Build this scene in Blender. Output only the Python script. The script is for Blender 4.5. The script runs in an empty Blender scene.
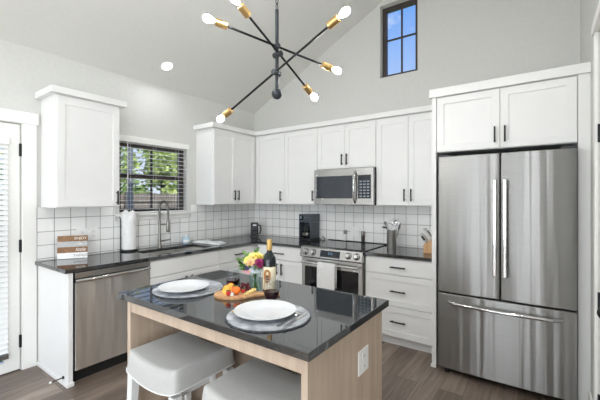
import bpy, bmesh, math, random
from mathutils import Vector, Matrix, Euler
random.seed(7)
S = bpy.context.scene
PI = math.pi

# ------------------------------------------------------------------ camera
cam = bpy.data.cameras.new('camera')
cam.sensor_width = 36.0
cam.lens = 341.057 / 600 * 36.0
cam.shift_y = -1.742 / 600
cam.clip_start = 0.05
cam.clip_end = 200
camo = bpy.data.objects.new('camera', cam)
camo.location = (3.605, -3.86, 1.455)
camo.rotation_euler = (PI / 2, 0, math.radians(35.382))
S.collection.objects.link(camo)
S.camera = camo

# ------------------------------------------------------------------ world sky
W = bpy.data.worlds.new('sky')
S.world = W
W.use_nodes = True
wn, wl = W.node_tree.nodes, W.node_tree.links
wn.clear()
w_out = wn.new('ShaderNodeOutputWorld')
w_bg = wn.new('ShaderNodeBackground')
w_tc = wn.new('ShaderNodeTexCoord')
w_sep = wn.new('ShaderNodeSeparateXYZ')
w_grad = wn.new('ShaderNodeValToRGB')
w_map = wn.new('ShaderNodeMapping')
w_noise = wn.new('ShaderNodeTexNoise')
w_cl = wn.new('ShaderNodeValToRGB')
w_mix = wn.new('ShaderNodeMix')
w_mix.data_type = 'RGBA'
w_grad.color_ramp.elements[0].position = 0.0
w_grad.color_ramp.elements[0].color = (0.80, 0.89, 1.0, 1)
w_grad.color_ramp.elements[1].position = 0.5
w_grad.color_ramp.elements[1].color = (0.15, 0.39, 0.94, 1)
w_map.inputs['Scale'].default_value = (2.2, 2.2, 5.0)
w_noise.inputs['Scale'].default_value = 2.6
w_noise.inputs['Detail'].default_value = 7
w_noise.inputs['Roughness'].default_value = 0.62
w_cl.color_ramp.elements[0].position = 0.55
w_cl.color_ramp.elements[0].color = (0, 0, 0, 1)
w_cl.color_ramp.elements[1].position = 0.78
w_cl.color_ramp.elements[1].color = (0.85, 0.85, 0.85, 1)
wl.new(w_tc.outputs['Generated'], w_sep.inputs[0])
wl.new(w_sep.outputs['Z'], w_grad.inputs[0])
wl.new(w_tc.outputs['Generated'], w_map.inputs[0])
wl.new(w_map.outputs[0], w_noise.inputs['Vector'])
wl.new(w_noise.outputs[0], w_cl.inputs[0])
wl.new(w_cl.outputs[0], w_mix.inputs['Factor'])
wl.new(w_grad.outputs[0], w_mix.inputs['A'])
w_mix.inputs['B'].default_value = (1.0, 1.0, 1.0, 1)
wl.new(w_mix.outputs['Result'], w_bg.inputs[0])
w_bg.inputs[1].default_value = 1.0
wl.new(w_bg.outputs[0], w_out.inputs[0])

# ------------------------------------------------------------------ sun and added fill lights at unseen windows
sun = bpy.data.lights.new('sun', 'SUN')
sun.energy = 4.5
sun.angle = 0.01
sun.color = (1.0, 0.95, 0.86)
suno = bpy.data.objects.new('sun', sun)
suno.rotation_euler = Euler((math.radians(8), math.radians(46), 0))
S.collection.objects.link(suno)

def area(name, loc, rot, sx, sy, power, color):
    l = bpy.data.lights.new(name, 'AREA')
    l.shape = 'RECTANGLE'
    l.size, l.size_y = sx, sy
    l.energy = power
    l.color = color
    o = bpy.data.objects.new(name, l)
    o.location = loc
    o.rotation_euler = rot
    S.collection.objects.link(o)
    return o

FILL_COL = (0.90, 0.955, 1.0)
for wx, wp in ((0.75, 40), (1.94, 50), (3.12, 80)):                       # added fill lights at three made-up rear windows
    area('added_rear_fill', (wx, -10.78, 1.35), (PI / 2 + 0, 0, 0), 0.95, 2.3, wp, FILL_COL)
area('added_right_fill', (4.12, -5.6, 1.15), (PI / 2 + 0, 0, PI / 2), 2.0, 2.1, 112, FILL_COL)     # added fill at a made-up glass door in the right wall
area('added_side_fill', (4.12, -8.5, 1.55), (PI / 2 + .3, 0, PI / 2), 1.2, 2.0, 40, FILL_COL)  # added fill at a made-up side window behind the camera

S.view_settings.view_transform = 'Standard'
S.view_settings.look = 'None'
S.view_settings.exposure = 0.06
S.view_settings.gamma = 1.0
S.view_settings.use_curve_mapping = False
try:
    S.cycles.use_denoising = True
    S.cycles.sample_clamp_indirect = 6.0
    S.cycles.max_bounces = 14
    S.cycles.diffuse_bounces = 10
    S.cycles.transparent_max_bounces = 16
except Exception:
    pass

# ================================================================== helpers
def lin(c):
    c = c / 255.0
    return c / 12.92 if c <= 0.04045 else ((c + 0.055) / 1.055) ** 2.4

def rgb(r, g, b):
    return (lin(r), lin(g), lin(b), 1.0)

def pbr(name, col, rough=0.5, metal=0.0, **kw):
    m = bpy.data.materials.new(name)
    m.use_nodes = True
    b = m.node_tree.nodes['Principled BSDF']
    b.inputs['Base Color'].default_value = col
    b.inputs['Roughness'].default_value = rough
    b.inputs['Metallic'].default_value = metal
    for k, v in kw.items():
        b.inputs[k.replace('_', ' ')].default_value = v
    return m

def nodes(m):
    t = m.node_tree
    return t.nodes, t.links, t.nodes['Principled BSDF']

def mottle(m, c1, c2, scale=8, detail=4, stretch=(1, 1, 1), bump=0.0, dist=0.002, lo=0.35, hi=0.65):
    """procedural colour variation between two colours, with optional bump"""
    n, l, b = nodes(m)
    tc = n.new('ShaderNodeTexCoord')
    mp = n.new('ShaderNodeMapping')
    mp.inputs['Scale'].default_value = stretch
    nz = n.new('ShaderNodeTexNoise')
    nz.inputs['Scale'].default_value = scale
    nz.inputs['Detail'].default_value = detail
    cr = n.new('ShaderNodeValToRGB')
    cr.color_ramp.elements[0].position = lo
    cr.color_ramp.elements[0].color = c1
    cr.color_ramp.elements[1].position = hi
    cr.color_ramp.elements[1].color = c2
    l.new(tc.outputs['Object'], mp.inputs[0])
    l.new(mp.outputs[0], nz.inputs['Vector'])
    l.new(nz.outputs[0], cr.inputs[0])
    l.new(cr.outputs[0], b.inputs['Base Color'])
    if bump:
        bp = n.new('ShaderNodeBump')
        bp.inputs['Strength'].default_value = bump
        bp.inputs['Distance'].default_value = dist
        l.new(nz.outputs[0], bp.inputs['Height'])
        l.new(bp.outputs[0], b.inputs['Normal'])
    return m

def simple(name, c1, c2, rough=0.5, metal=0.0, scale=12, **kw):
    mk = {k: kw.pop(k) for k in ('detail', 'stretch', 'bump', 'dist', 'lo', 'hi') if k in kw}
    return mottle(pbr(name, c1, rough, metal, **kw), c1, c2, scale=scale, **mk)

# ------------------------------------------------------------------ materials
M = {}
M['wall'] = simple('painted_wall', rgb(206, 206, 203), rgb(209, 209, 206), 0.85, scale=30, bump=0.05)
M['ceiling'] = simple('painted_ceiling', rgb(217, 217, 213), rgb(219, 219, 215), 0.9, scale=30, bump=0.05)
M['cab'] = simple('white_cabinet_paint', rgb(229, 229, 228), rgb(231, 231, 230), 0.38, scale=6)
M['trim'] = simple('white_trim_paint', rgb(234, 234, 231), rgb(237, 237, 234), 0.4, scale=6)
M['white'] = simple('white_plastic', rgb(238, 238, 237), rgb(242, 242, 241), 0.4, scale=9)
M['paper'] = simple('white_paper', rgb(240, 240, 240), rgb(232, 232, 232), 0.9, scale=60, bump=0.3)
M['black'] = simple('black_metal', rgb(30, 31, 33), rgb(38, 39, 41), 0.38, 0.6, scale=20)
M['blackp'] = simple('black_plastic', rgb(26, 27, 30), rgb(34, 35, 39), 0.35, scale=20)
M['darkgap'] = simple('dark_toe_space', rgb(18, 18, 19), rgb(22, 22, 23), 0.6, scale=20)
M['charcoal'] = simple('charcoal_metal', rgb(52, 55, 60), rgb(62, 65, 70), 0.42, 0.5, scale=14)
M['brass'] = simple('brushed_brass', rgb(224, 186, 122), rgb(234, 198, 138), 0.3, 1.0, scale=40)
M['chrome'] = simple('polished_steel', rgb(205, 205, 205), rgb(220, 220, 220), 0.12, 1.0, scale=10)
M['nickel'] = simple('brushed_nickel', rgb(128, 125, 120), rgb(146, 143, 138), 0.32, 1.0, scale=20)
M['crock'] = simple('satin_crock_steel', rgb(222, 220, 216), rgb(232, 230, 226), 0.38, 1.0, scale=20)
M['bronze'] = simple('bronze_window_frame', rgb(58, 50, 48), rgb(66, 57, 54), 0.5, scale=10)
M['blackglass'] = simple('black_glass', rgb(17, 18, 21), rgb(21, 22, 25), 0.04, scale=5)
M['bluegreyglass'] = simple('dark_door_glass', rgb(52, 57, 64), rgb(60, 65, 72), 0.05, scale=3)
M['slate'] = simple('slate_mat', rgb(132, 136, 142), rgb(186, 189, 195), 0.5, scale=22, detail=6, bump=0.4)
M['slatedark'] = simple('slate_chipped_edge', rgb(38, 40, 44), rgb(84, 87, 92), 0.65, scale=60, bump=0.5)
M['plate'] = simple('white_porcelain', rgb(212, 214, 217), rgb(216, 218, 221), 0.12, scale=4)
M['fabric'] = simple('grey_linen', rgb(182, 182, 180), rgb(192, 192, 190), 0.85, scale=220, detail=2, bump=0.12, dist=0.0006)
M['stoolwhite'] = simple('white_stool_paint', rgb(222, 223, 222), rgb(230, 231, 230), 0.45, scale=10)
M['island'] = simple('taupe_oak', rgb(186, 166, 147), rgb(200, 181, 162), 0.5, scale=5, detail=6, stretch=(6, 6, 0.6))
M['islandin'] = simple('taupe_panel', rgb(140, 124, 110), rgb(150, 134, 119), 0.55, scale=4, stretch=(4, 4, 0.6))
M['cuttingwood'] = simple('acacia_wood', rgb(176, 128, 86), rgb(206, 164, 120), 0.45, scale=6, detail=5, stretch=(2, 10, 2))
M['blockwood'] = simple('knife_block_wood', rgb(196, 150, 104), rgb(212, 170, 124), 0.45, scale=8, stretch=(6, 6, 1))
M['signbrown'] = simple('sign_brown_wood', rgb(118, 84, 54), rgb(146, 110, 76), 0.6, scale=8, detail=5, stretch=(8, 1.2, 8))
M['signgrey'] = simple('sign_grey_wood', rgb(168, 168, 168), rgb(186, 186, 186), 0.6, scale=8, detail=5, stretch=(8, 1.2, 8))
M['signwhite'] = simple('sign_white_wood', rgb(232, 232, 232), rgb(242, 242, 242), 0.6, scale=8, stretch=(8, 1.2, 8))
M['ltext'] = simple('light_lettering', rgb(236, 230, 220), rgb(242, 238, 230), 0.6)
M['gtext'] = simple('grey_lettering', rgb(120, 122, 124), rgb(130, 132, 134), 0.6)
M['towel'] = simple('white_towel', rgb(232, 232, 232), rgb(222, 222, 222), 0.95, scale=70, bump=0.4)
M['dishtowel'] = simple('grey_white_towel', rgb(236, 237, 238), rgb(206, 209, 212), 0.95, scale=5, stretch=(1, 6, 1), bump=0.3)
M['bark'] = simple('tree_bark', rgb(84, 66, 50), rgb(116, 94, 74), 0.9, scale=10, stretch=(3, 3, 0.6), bump=0.5)
M['leafA'] = simple('tree_leaves', rgb(96, 134, 62), rgb(160, 186, 98), 0.7, scale=3)
M['leafB'] = simple('yellow_tree_leaves', rgb(146, 172, 82), rgb(196, 210, 122), 0.7, scale=3)
M['grass'] = simple('lawn', rgb(88, 110, 54), rgb(120, 136, 76), 0.95, scale=5)
M['fence'] = simple('weathered_fence', rgb(104, 96, 90), rgb(136, 126, 118), 0.85, scale=4, stretch=(4, 4, 0.6))
M['post'] = simple('blue_grey_paint', rgb(104, 112, 122), rgb(116, 124, 134), 0.6, scale=6)
M['pepper'] = simple('dark_pepper', rgb(40, 36, 34), rgb(78, 72, 68), 0.5, scale=120)
M['salt'] = simple('white_salt', rgb(236, 236, 236), rgb(226, 226, 226), 0.5, scale=60)
M['cream'] = simple('cream_label_paper', rgb(226, 214, 182), rgb(234, 224, 196), 0.7, scale=14)
M['labelbrown'] = simple('label_brown_print', rgb(150, 96, 48), rgb(186, 134, 78), 0.7, scale=60)
M['labeldark'] = simple('label_dark_print', rgb(92, 60, 44), rgb(112, 76, 56), 0.7, scale=40)
M['gold'] = simple('gold_foil', rgb(196, 158, 92), rgb(214, 178, 112), 0.4, 0.3, scale=20)
M['bottleglass'] = simple('dark_bottle_glass', rgb(22, 27, 30), rgb(34, 40, 44), 0.06, scale=5)
M['wine'] = simple('red_wine', rgb(40, 12, 18), rgb(46, 14, 20), 0.05, scale=5)
M['yellow'] = simple('yellow_petals', rgb(244, 222, 110), rgb(250, 236, 160), 0.6, scale=25)
M['peach'] = simple('peach_petals', rgb(240, 196, 140), rgb(248, 220, 180), 0.6, scale=25)
M['magenta'] = simple('magenta_petals', rgb(140, 28, 92), rgb(178, 52, 124), 0.6, scale=25)
M['palewhite'] = simple('pale_blue_white_petals', rgb(214, 222, 226), rgb(196, 208, 214), 0.6, scale=25)
M['pink'] = simple('pink_petals', rgb(226, 160, 172), rgb(238, 190, 196), 0.6, scale=25)
M['violet'] = simple('violet_petals', rgb(82, 74, 140), rgb(108, 98, 168), 0.6, scale=25)
M['leaf'] = simple('flower_leaves', rgb(48, 88, 30), rgb(92, 134, 54), 0.55, scale=20)
M['orange'] = simple('orange_fruit', rgb(238, 108, 30), rgb(246, 134, 48), 0.4, scale=20)
M['orangeflesh'] = simple('orange_flesh', rgb(246, 168, 46), rgb(250, 188, 80), 0.4, scale=30)
M['strawberry'] = simple('strawberry_red', rgb(190, 32, 34), rgb(214, 58, 50), 0.35, scale=60)
M['grape'] = simple('dark_red_grape', rgb(82, 20, 36), rgb(116, 36, 54), 0.25, scale=20)
M['cheese'] = simple('pale_yellow_cheese', rgb(240, 214, 130), rgb(246, 226, 160), 0.5, scale=10)
M['feta'] = simple('white_cheese', rgb(240, 236, 226), rgb(246, 244, 238), 0.6, scale=10)
M['soapblue'] = simple('pale_blue_plastic', rgb(168, 196, 216), rgb(186, 210, 226), 0.25, scale=10)
M['display'] = simple('dark_display', rgb(28, 33, 40), rgb(34, 40, 48), 0.12, scale=6)
M['keys'] = simple('grey_key_print', rgb(120, 130, 140), rgb(140, 150, 160), 0.4, scale=20)
M['sticker'] = simple('white_sticker', rgb(225, 228, 232), rgb(235, 238, 240), 0.5, scale=20)
M['coffee'] = simple('dark_grey_plastic', rgb(62, 68, 76), rgb(72, 78, 86), 0.3, scale=20)
M['grout'] = simple('island_plate_plastic', rgb(236, 236, 234), rgb(240, 240, 238), 0.4, scale=9)

def emit(name, col, strength):
    m = bpy.data.materials.new(name)
    m.use_nodes = True
    n, l = m.node_tree.nodes, m.node_tree.links
    n.clear()
    o = n.new('ShaderNodeOutputMaterial')
    e = n.new('ShaderNodeEmission')
    e.inputs[0].default_value = col
    e.inputs[1].default_value = strength
    l.new(e.outputs[0], o.inputs[0])
    return m
M['bulb'] = emit('lit_bulb', (0.99, 0.98, 0.98, 1), 330.0)
M['downlight'] = emit('lit_downlight', (1.0, 0.97, 0.92, 1), 14.0)
M['clock'] = emit('lit_display_segments', (0.35, 0.65, 1.0, 1), 0.3)

def thin_glass(name, tint=(1, 1, 1, 1), ior=1.45):
    m = bpy.data.materials.new(name)
    m.use_nodes = True
    n, l = m.node_tree.nodes, m.node_tree.links
    n.clear()
    o = n.new('ShaderNodeOutputMaterial')
    mx = n.new('ShaderNodeMixShader')
    lw = n.new('ShaderNodeLayerWeight'); lw.inputs[0].default_value = 0.5
    pw = n.new('ShaderNodeMath'); pw.operation = 'POWER'; pw.inputs[1].default_value = 5.0
    fr = n.new('ShaderNodeMath'); fr.operation = 'MULTIPLY_ADD'
    f0 = ((ior - 1) / (ior + 1)) ** 2
    fr.inputs[1].default_value = 0.7; fr.inputs[2].default_value = f0
    l.new(lw.outputs['Facing'], pw.inputs[0]); l.new(pw.outputs[0], fr.inputs[0])
    t = n.new('ShaderNodeBsdfTransparent')
    t.inputs[0].default_value = tint
    g = n.new('ShaderNodeBsdfGlossy')
    g.inputs['Roughness'].default_value = 0.0
    l.new(fr.outputs[0], mx.inputs[0])
    l.new(t.outputs[0], mx.inputs[1])
    l.new(g.outputs[0], mx.inputs[2])
    l.new(mx.outputs[0], o.inputs[0])
    return m
M['rimglass'] = pbr('glass_rim', rgb(190, 196, 198), 0.05)
M['pane'] = thin_glass('window_glass')
M['clear'] = thin_glass('clear_drinking_glass', (0.86, 0.88, 0.89, 1), 1.5)
M['bulbglass'] = thin_glass('clear_bulb_glass', (0.98, 0.98, 0.97, 1), 1.2)
M['vaseglass'] = thin_glass('pale_green_vase_glass', (0.92, 0.98, 0.965, 1), 1.5)
M['water'] = thin_glass('vase_water', (0.92, 0.985, 0.975, 1), 1.33)
M['carafe'] = thin_glass('smoked_carafe_glass', (0.62, 0.63, 0.65, 1), 1.5)

def make_steel(name, lo, hi, rough, wav, streak=(7.0, 7.0, 0.35), dist=0.01):
    m = pbr(name, rgb(*lo), rough, 1.0)
    n, l, b = nodes(m)
    tc = n.new('ShaderNodeTexCoord')
    mp = n.new('ShaderNodeMapping'); mp.inputs['Scale'].default_value = streak
    w = n.new('ShaderNodeTexNoise'); w.inputs['Scale'].default_value = 1.3; w.inputs['Detail'].default_value = 1.5
    mp2 = n.new('ShaderNodeMapping'); mp2.inputs['Scale'].default_value = (2, 2, 220)
    g = n.new('ShaderNodeTexNoise'); g.inputs['Scale'].default_value = 3; g.inputs['Detail'].default_value = 3
    cr = n.new('ShaderNodeValToRGB')
    cr.color_ramp.elements[0].color = rgb(*lo); cr.color_ramp.elements[1].color = rgb(*hi)
    bp = n.new('ShaderNodeBump'); bp.inputs['Strength'].default_value = wav; bp.inputs['Distance'].default_value = dist
    l.new(tc.outputs['Object'], mp.inputs[0]); l.new(mp.outputs[0], w.inputs['Vector'])
    l.new(tc.outputs['Object'], mp2.inputs[0]); l.new(mp2.outputs[0], g.inputs['Vector'])
    l.new(g.outputs[0], cr.inputs[0]); l.new(cr.outputs[0], b.inputs['Base Color'])
    l.new(w.outputs[0], bp.inputs['Height']); l.new(bp.outputs[0], b.inputs['Normal'])
    tg = n.new('ShaderNodeTangent'); tg.direction_type = 'RADIAL'; tg.axis = 'Z'
    l.new(tg.outputs[0], b.inputs['Tangent'])
    b.inputs['Anisotropic'].default_value = 0.85
    b.inputs['Anisotropic Rotation'].default_value = 0.25
    return m
M['steel'] = make_steel('brushed_stainless', (140, 139, 137), (154, 153, 151), 0.36, 0.8, (9.0, 9.0, 0.25))
M['steeldoor'] = make_steel('light_brushed_stainless', (240, 239, 237), (248, 247, 245), 0.34, 1.0, (8.0, 8.0, 1.0))
M['steelplain'] = make_steel('satin_stainless', (186, 185, 183), (200, 199, 197), 0.26, 0.05)

def make_granite():
    m = pbr('black_granite', rgb(38, 40, 42), 0.035)
    n, l, b = nodes(m)
    b.inputs['IOR'].default_value = 2.0
    tc = n.new('ShaderNodeTexCoord')
    v = n.new('ShaderNodeTexVoronoi'); v.inputs['Scale'].default_value = 210
    nz = n.new('ShaderNodeTexNoise'); nz.inputs['Scale'].default_value = 90; nz.inputs['Detail'].default_value = 6
    mx = n.new('ShaderNodeMath'); mx.operation = 'MULTIPLY'
    cr = n.new('ShaderNodeValToRGB')
    e = cr.color_ramp.elements
    e[0].position = 0.18; e[0].color = rgb(30, 32, 33)
    e[1].position = 0.62; e[1].color = rgb(82, 88, 92)
    k = e.new(0.34); k.color = rgb(42, 46, 49)
    l.new(tc.outputs['Object'], v.inputs['Vector']); l.new(tc.outputs['Object'], nz.inputs['Vector'])
    l.new(v.outputs['Color'], mx.inputs[0]); l.new(nz.outputs[0], mx.inputs[1])
    l.new(mx.outputs[0], cr.inputs[0]); l.new(cr.outputs[0], b.inputs['Base Color'])
    return m
M['granite'] = make_granite()

def make_tile(name, ax):
    m = pbr(name, rgb(225, 224, 220), 0.22)
    n, l, b = nodes(m)
    tc = n.new('ShaderNodeTexCoord')
    sp = n.new('ShaderNodeSeparateXYZ')
    cb = n.new('ShaderNodeCombineXYZ')
    br = n.new('ShaderNodeTexBrick')
    br.offset = 0.0
    br.inputs['Scale'].default_value = 1.0
    br.inputs['Color1'].default_value = rgb(247, 247, 246)
    br.inputs['Color2'].default_value = rgb(238, 238, 237)
    br.inputs['Mortar'].default_value = rgb(128, 127, 125)
    br.inputs['Mortar Size'].default_value = 0.0022
    br.inputs['Mortar Smooth'].default_value = 0.15
    br.inputs['Brick Width'].default_value = 0.131
    br.inputs['Row Height'].default_value = 0.1185
    off = n.new('ShaderNodeVectorMath'); off.operation = 'ADD'
    off.inputs[1].default_value = (0.012 + 0.131 * 40, -0.921 + 0.1185 * 20, 0)
    nz = n.new('ShaderNodeTexNoise'); nz.inputs['Scale'].default_value = 14; nz.inputs['Detail'].default_value = 3
    bp1 = n.new('ShaderNodeBump'); bp1.inputs['Strength'].default_value = 0.25; bp1.inputs['Distance'].default_value = 0.004
    bp2 = n.new('ShaderNodeBump'); bp2.inputs['Strength'].default_value = 0.8; bp2.inputs['Distance'].default_value = 0.003
    bp2.invert = True
    l.new(tc.outputs['Object'], sp.inputs[0])
    l.new(sp.outputs[ax], cb.inputs[0]); l.new(sp.outputs['Z'], cb.inputs[1])
    l.new(cb.outputs[0], off.inputs[0]); l.new(off.outputs[0], br.inputs['Vector'])
    l.new(br.outputs['Color'], b.inputs['Base Color'])
    l.new(tc.outputs['Object'], nz.inputs['Vector'])
    l.new(nz.outputs[0], bp1.inputs['Height'])
    l.new(br.outputs['Fac'], bp2.inputs['Height']); l.new(bp1.outputs[0], bp2.inputs['Normal'])
    l.new(bp2.outputs[0], b.inputs['Normal'])
    return m
M['tileL'] = make_tile('handmade_tile_left', 'Y')
M['tileB'] = make_tile('handmade_tile_back', 'X')

def make_floor():
    m = pbr('wood_plank_floor', rgb(120, 104, 92), 0.38)
    n, l, b = nodes(m)
    tc = n.new('ShaderNodeTexCoord')
    sp = n.new('ShaderNodeSeparateXYZ'); cb = n.new('ShaderNodeCombineXYZ')
    off = n.new('ShaderNodeVectorMath'); off.operation = 'ADD'; off.inputs[1].default_value = (24.3, 12.05, 0)
    br = n.new('ShaderNodeTexBrick')
    br.offset = 0.37
    br.inputs['Scale'].default_value = 1.0
    br.inputs['Color1'].default_value = (0, 0, 0, 1); br.inputs['Color2'].default_value = (1, 1, 1, 1)
    br.inputs['Mortar'].default_value = (0.2, 0.2, 0.2, 1)
    br.inputs['Mortar Size'].default_value = 0.0016
    br.inputs['Brick Width'].default_value = 1.22; br.inputs['Row Height'].default_value = 0.165
    cr = n.new('ShaderNodeValToRGB')
    e = cr.color_ramp.elements
    e[0].color = rgb(102, 90, 81); e[1].color = rgb(152, 138, 126)
    k = e.new(0.5); k.color = rgb(125, 111, 101)
    mp = n.new('ShaderNodeMapping'); mp.inputs['Scale'].default_value = (22, 1.4, 1)
    g = n.new('ShaderNodeTexNoise'); g.inputs['Scale'].default_value = 1.6; g.inputs['Detail'].default_value = 8; g.inputs['Roughness'].default_value = 0.65
    gr = n.new('ShaderNodeValToRGB')
    gr.color_ramp.elements[0].position = 0.3; gr.color_ramp.elements[0].color = (0.58, 0.56, 0.54, 1)
    gr.color_ramp.elements[1].position = 0.7; gr.color_ramp.elements[1].color = (1.28, 1.27, 1.26, 1)
    mu = n.new('ShaderNodeMix'); mu.data_type = 'RGBA'; mu.blend_type = 'MULTIPLY'; mu.inputs['Factor'].default_value = 1
    mo = n.new('ShaderNodeMix'); mo.data_type = 'RGBA'
    mo.inputs['B'].default_value = rgb(70, 60, 53)
    # shift the grain per plank
    ad = n.new('ShaderNodeVectorMath'); ad.operation = 'MULTIPLY_ADD'
    ad.inputs[1].default_value = (7, 7, 7)
    l.new(tc.outputs['Object'], sp.inputs[0]); l.new(sp.outputs['Y'], cb.inputs[0]); l.new(sp.outputs['X'], cb.inputs[1])
    l.new(cb.outputs[0], off.inputs[0]); l.new(off.outputs[0], br.inputs['Vector'])
    l.new(br.outputs['Color'], cr.inputs[0])
    l.new(tc.outputs['Object'], mp.inputs[0])
    l.new(br.outputs['Color'], ad.inputs[0]); l.new(mp.outputs[0], ad.inputs[2])
    l.new(ad.outputs[0], g.inputs['Vector']); l.new(g.outputs[0], gr.inputs[0])
    l.new(cr.outputs[0], mu.inputs['A']); l.new(gr.outputs[0], mu.inputs['B'])
    l.new(mu.outputs['Result'], mo.inputs['A']); l.new(br.outputs['Fac'], mo.inputs['Factor'])
    l.new(mo.outputs['Result'], b.inputs['Base Color'])
    bp = n.new('ShaderNodeBump'); bp.inputs['Strength'].default_value = 0.15; bp.inputs['Distance'].default_value = 0.002
    l.new(g.outputs[0], bp.inputs['Height']); l.new(bp.outputs[0], b.inputs['Normal'])
    return m
M['floor'] = make_floor()

# ------------------------------------------------------------------ mesh building
ORG = {}
XR = 3.877

def axbox(ax, u0, u1, w0, w1):
    """u along the wall, w out from the wall -> x0,x1,y0,y1"""
    if ax == 'B': return (u0, u1, -w1, -w0)
    if ax == 'L': return (w0, w1, u0, u1)
    if ax == 'R': return (XR - w1, XR - w0, u0, u1)

def axp(ax, u, w, z):
    if ax == 'B': return Vector((u, -w, z))
    if ax == 'L': return Vector((w, u, z))
    if ax == 'R': return Vector((XR - w, u, z))

class MB:
    def __init__(s):
        s.bm = bmesh.new()
    def box(s, x0, x1, y0, y1, z0, z1):
        x0, x1 = sorted((x0, x1)); y0, y1 = sorted((y0, y1)); z0, z1 = sorted((z0, z1))
        v = [s.bm.verts.new((x, y, z)) for x in (x0, x1) for y in (y0, y1) for z in (z0, z1)]
        for f in ((0, 1, 3, 2), (4, 6, 7, 5), (0, 4, 5, 1), (2, 3, 7, 6), (0, 2, 6, 4), (1, 5, 7, 3)):
            s.bm.faces.new([v[i] for i in f])
        return s
    def abox(s, ax, u0, u1, w0, w1, z0, z1):
        return s.box(*axbox(ax, u0, u1, w0, w1), z0, z1)
    def cyl(s, p0, p1, r0, r1=None, seg=16):
        p0, p1 = Vector(p0), Vector(p1)
        d = p1 - p0
        m = Matrix.Translation((p0 + p1) / 2) @ d.to_track_quat('Z', 'Y').to_matrix().to_4x4()
        bmesh.ops.create_cone(s.bm, cap_ends=True, segments=seg, radius1=r0, radius2=r0 if r1 is None else r1, depth=d.length, matrix=m)
        return s
    def ball(s, c, r, scale=(1, 1, 1), seg=16, rot=None):
        m = Matrix.Translation(c) @ (rot.to_matrix().to_4x4() if rot else Matrix.Identity(4)) @ Matrix.Diagonal((r * scale[0], r * scale[1], r * scale[2], 1))
        bmesh.ops.create_uvsphere(s.bm, u_segments=seg, v_segments=max(6, seg // 2), radius=1, matrix=m)
        return s
    def lathe(s, prof, c, seg=28, axis=None, a0=0.0, a1=2 * PI):
        """prof = [(r, h)]; turned about a vertical (or given) axis through c"""
        q = Vector(axis).to_track_quat('Z', 'Y').to_matrix() if axis is not None else Matrix.Identity(3)
        full = abs(a1 - a0) > 6.28
        rings = []
        ns = seg if full else seg + 1
        for r, h in prof:
            if r < 1e-6 and full:
                rings.append([s.bm.verts.new(Vector(c) + q @ Vector((0, 0, h)))])
            else:
                rings.append([s.bm.verts.new(Vector(c) + q @ Vector((r * math.cos(a0 + (a1 - a0) * i / seg), r * math.sin(a0 + (a1 - a0) * i / seg), h))) for i in range(ns)])
        for A, B in zip(rings, rings[1:]):
            for i in range(seg):
                j = (i + 1) % ns
                if len(A) == 1 and len(B) == 1: continue
                if len(A) == 1: s.bm.faces.new((A[0], B[i], B[j]))
                elif len(B) == 1: s.bm.faces.new((A[i], A[j], B[0]))
                else: s.bm.faces.new((A[i], A[j], B[j], B[i]))
        return s
    def tube(s, pts, r, seg=10, cap=True):
        pts = [Vector(p) for p in pts]
        rr = r if isinstance(r, (list, tuple)) else [r] * len(pts)
        up = Vector((0, 0, 1))
        rings = []
        prev = None
        for i, p in enumerate(pts):
            t = (pts[min(i + 1, len(pts) - 1)] - pts[max(i - 1, 0)]).normalized()
            if prev is None:
                a = t.orthogonal().normalized()
            else:
                a = (prev - t * prev.dot(t)).normalized()
            prev = a
            b = t.cross(a)
            rings.append([s.bm.verts.new(p + (a * math.cos(2 * PI * k / seg) + b * math.sin(2 * PI * k / seg)) * rr[i]) for k in range(seg)])
        for A, B in zip(rings, rings[1:]):
            for k in range(seg):
                s.bm.faces.new((A[k], A[(k + 1) % seg], B[(k + 1) % seg], B[k]))
        if cap:
            s.bm.faces.new(rings[0][::-1]); s.bm.faces.new(rings[-1])
        return s
    def prism(s, pts, d):
        """polygon pts (3D, planar) swept by vector d"""
        d = Vector(d)
        a = [s.bm.verts.new(Vector(p)) for p in pts]
        b = [s.bm.verts.new(Vector(p) + d) for p in pts]
        s.bm.faces.new(a[::-1]); s.bm.faces.new(b)
        for i in range(len(a)):
            j = (i + 1) % len(a)
            s.bm.faces.new((a[i], a[j], b[j], b[i]))
        return s
    def grid(s, us, vs, keep, fn, d):
        """flat sheet of cells (us x vs) with keep(i,j), mapped by fn(u,v), thickened by vector d"""
        d = Vector(d)
        V = {}
        def vert(i, j, k):
            if (i, j, k) not in V:
                V[(i, j, k)] = s.bm.verts.new(Vector(fn(us[i], vs[j])) + d * k)
            return V[(i, j, k)]
        nu, nv = len(us) - 1, len(vs) - 1
        K = lambda i, j: 0 <= i < nu and 0 <= j < nv and keep(i, j)
        for i in range(nu):
            for j in range(nv):
                if not K(i, j): continue
                for k in (0, 1):
                    s.bm.faces.new([vert(i, j, k), vert(i + 1, j, k), vert(i + 1, j + 1, k), vert(i, j + 1, k)])
                for (a, b, ni, nj) in (((i, j), (i + 1, j), i, j - 1), ((i + 1, j), (i + 1, j + 1), i + 1, j), ((i + 1, j + 1), (i, j + 1), i, j + 1), ((i, j + 1), (i, j), i - 1, j)):
                    if not K(ni, nj):
                        s.bm.faces.new([vert(*a, 0), vert(*b, 0), vert(*b, 1), vert(*a, 1)])
        return s
    def patch(s, P):
        """surface from a 2D list of points"""
        V = [[s.bm.verts.new(Vector(p)) for p in row] for row in P]
        for A, B in zip(V, V[1:]):
            for k in range(len(A) - 1):
                s.bm.faces.new((A[k], A[k + 1], B[k + 1], B[k]))
        return s
    def xf(s, m):
        bmesh.ops.transform(s.bm, matrix=m, verts=s.bm.verts[:])
        return s
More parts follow.
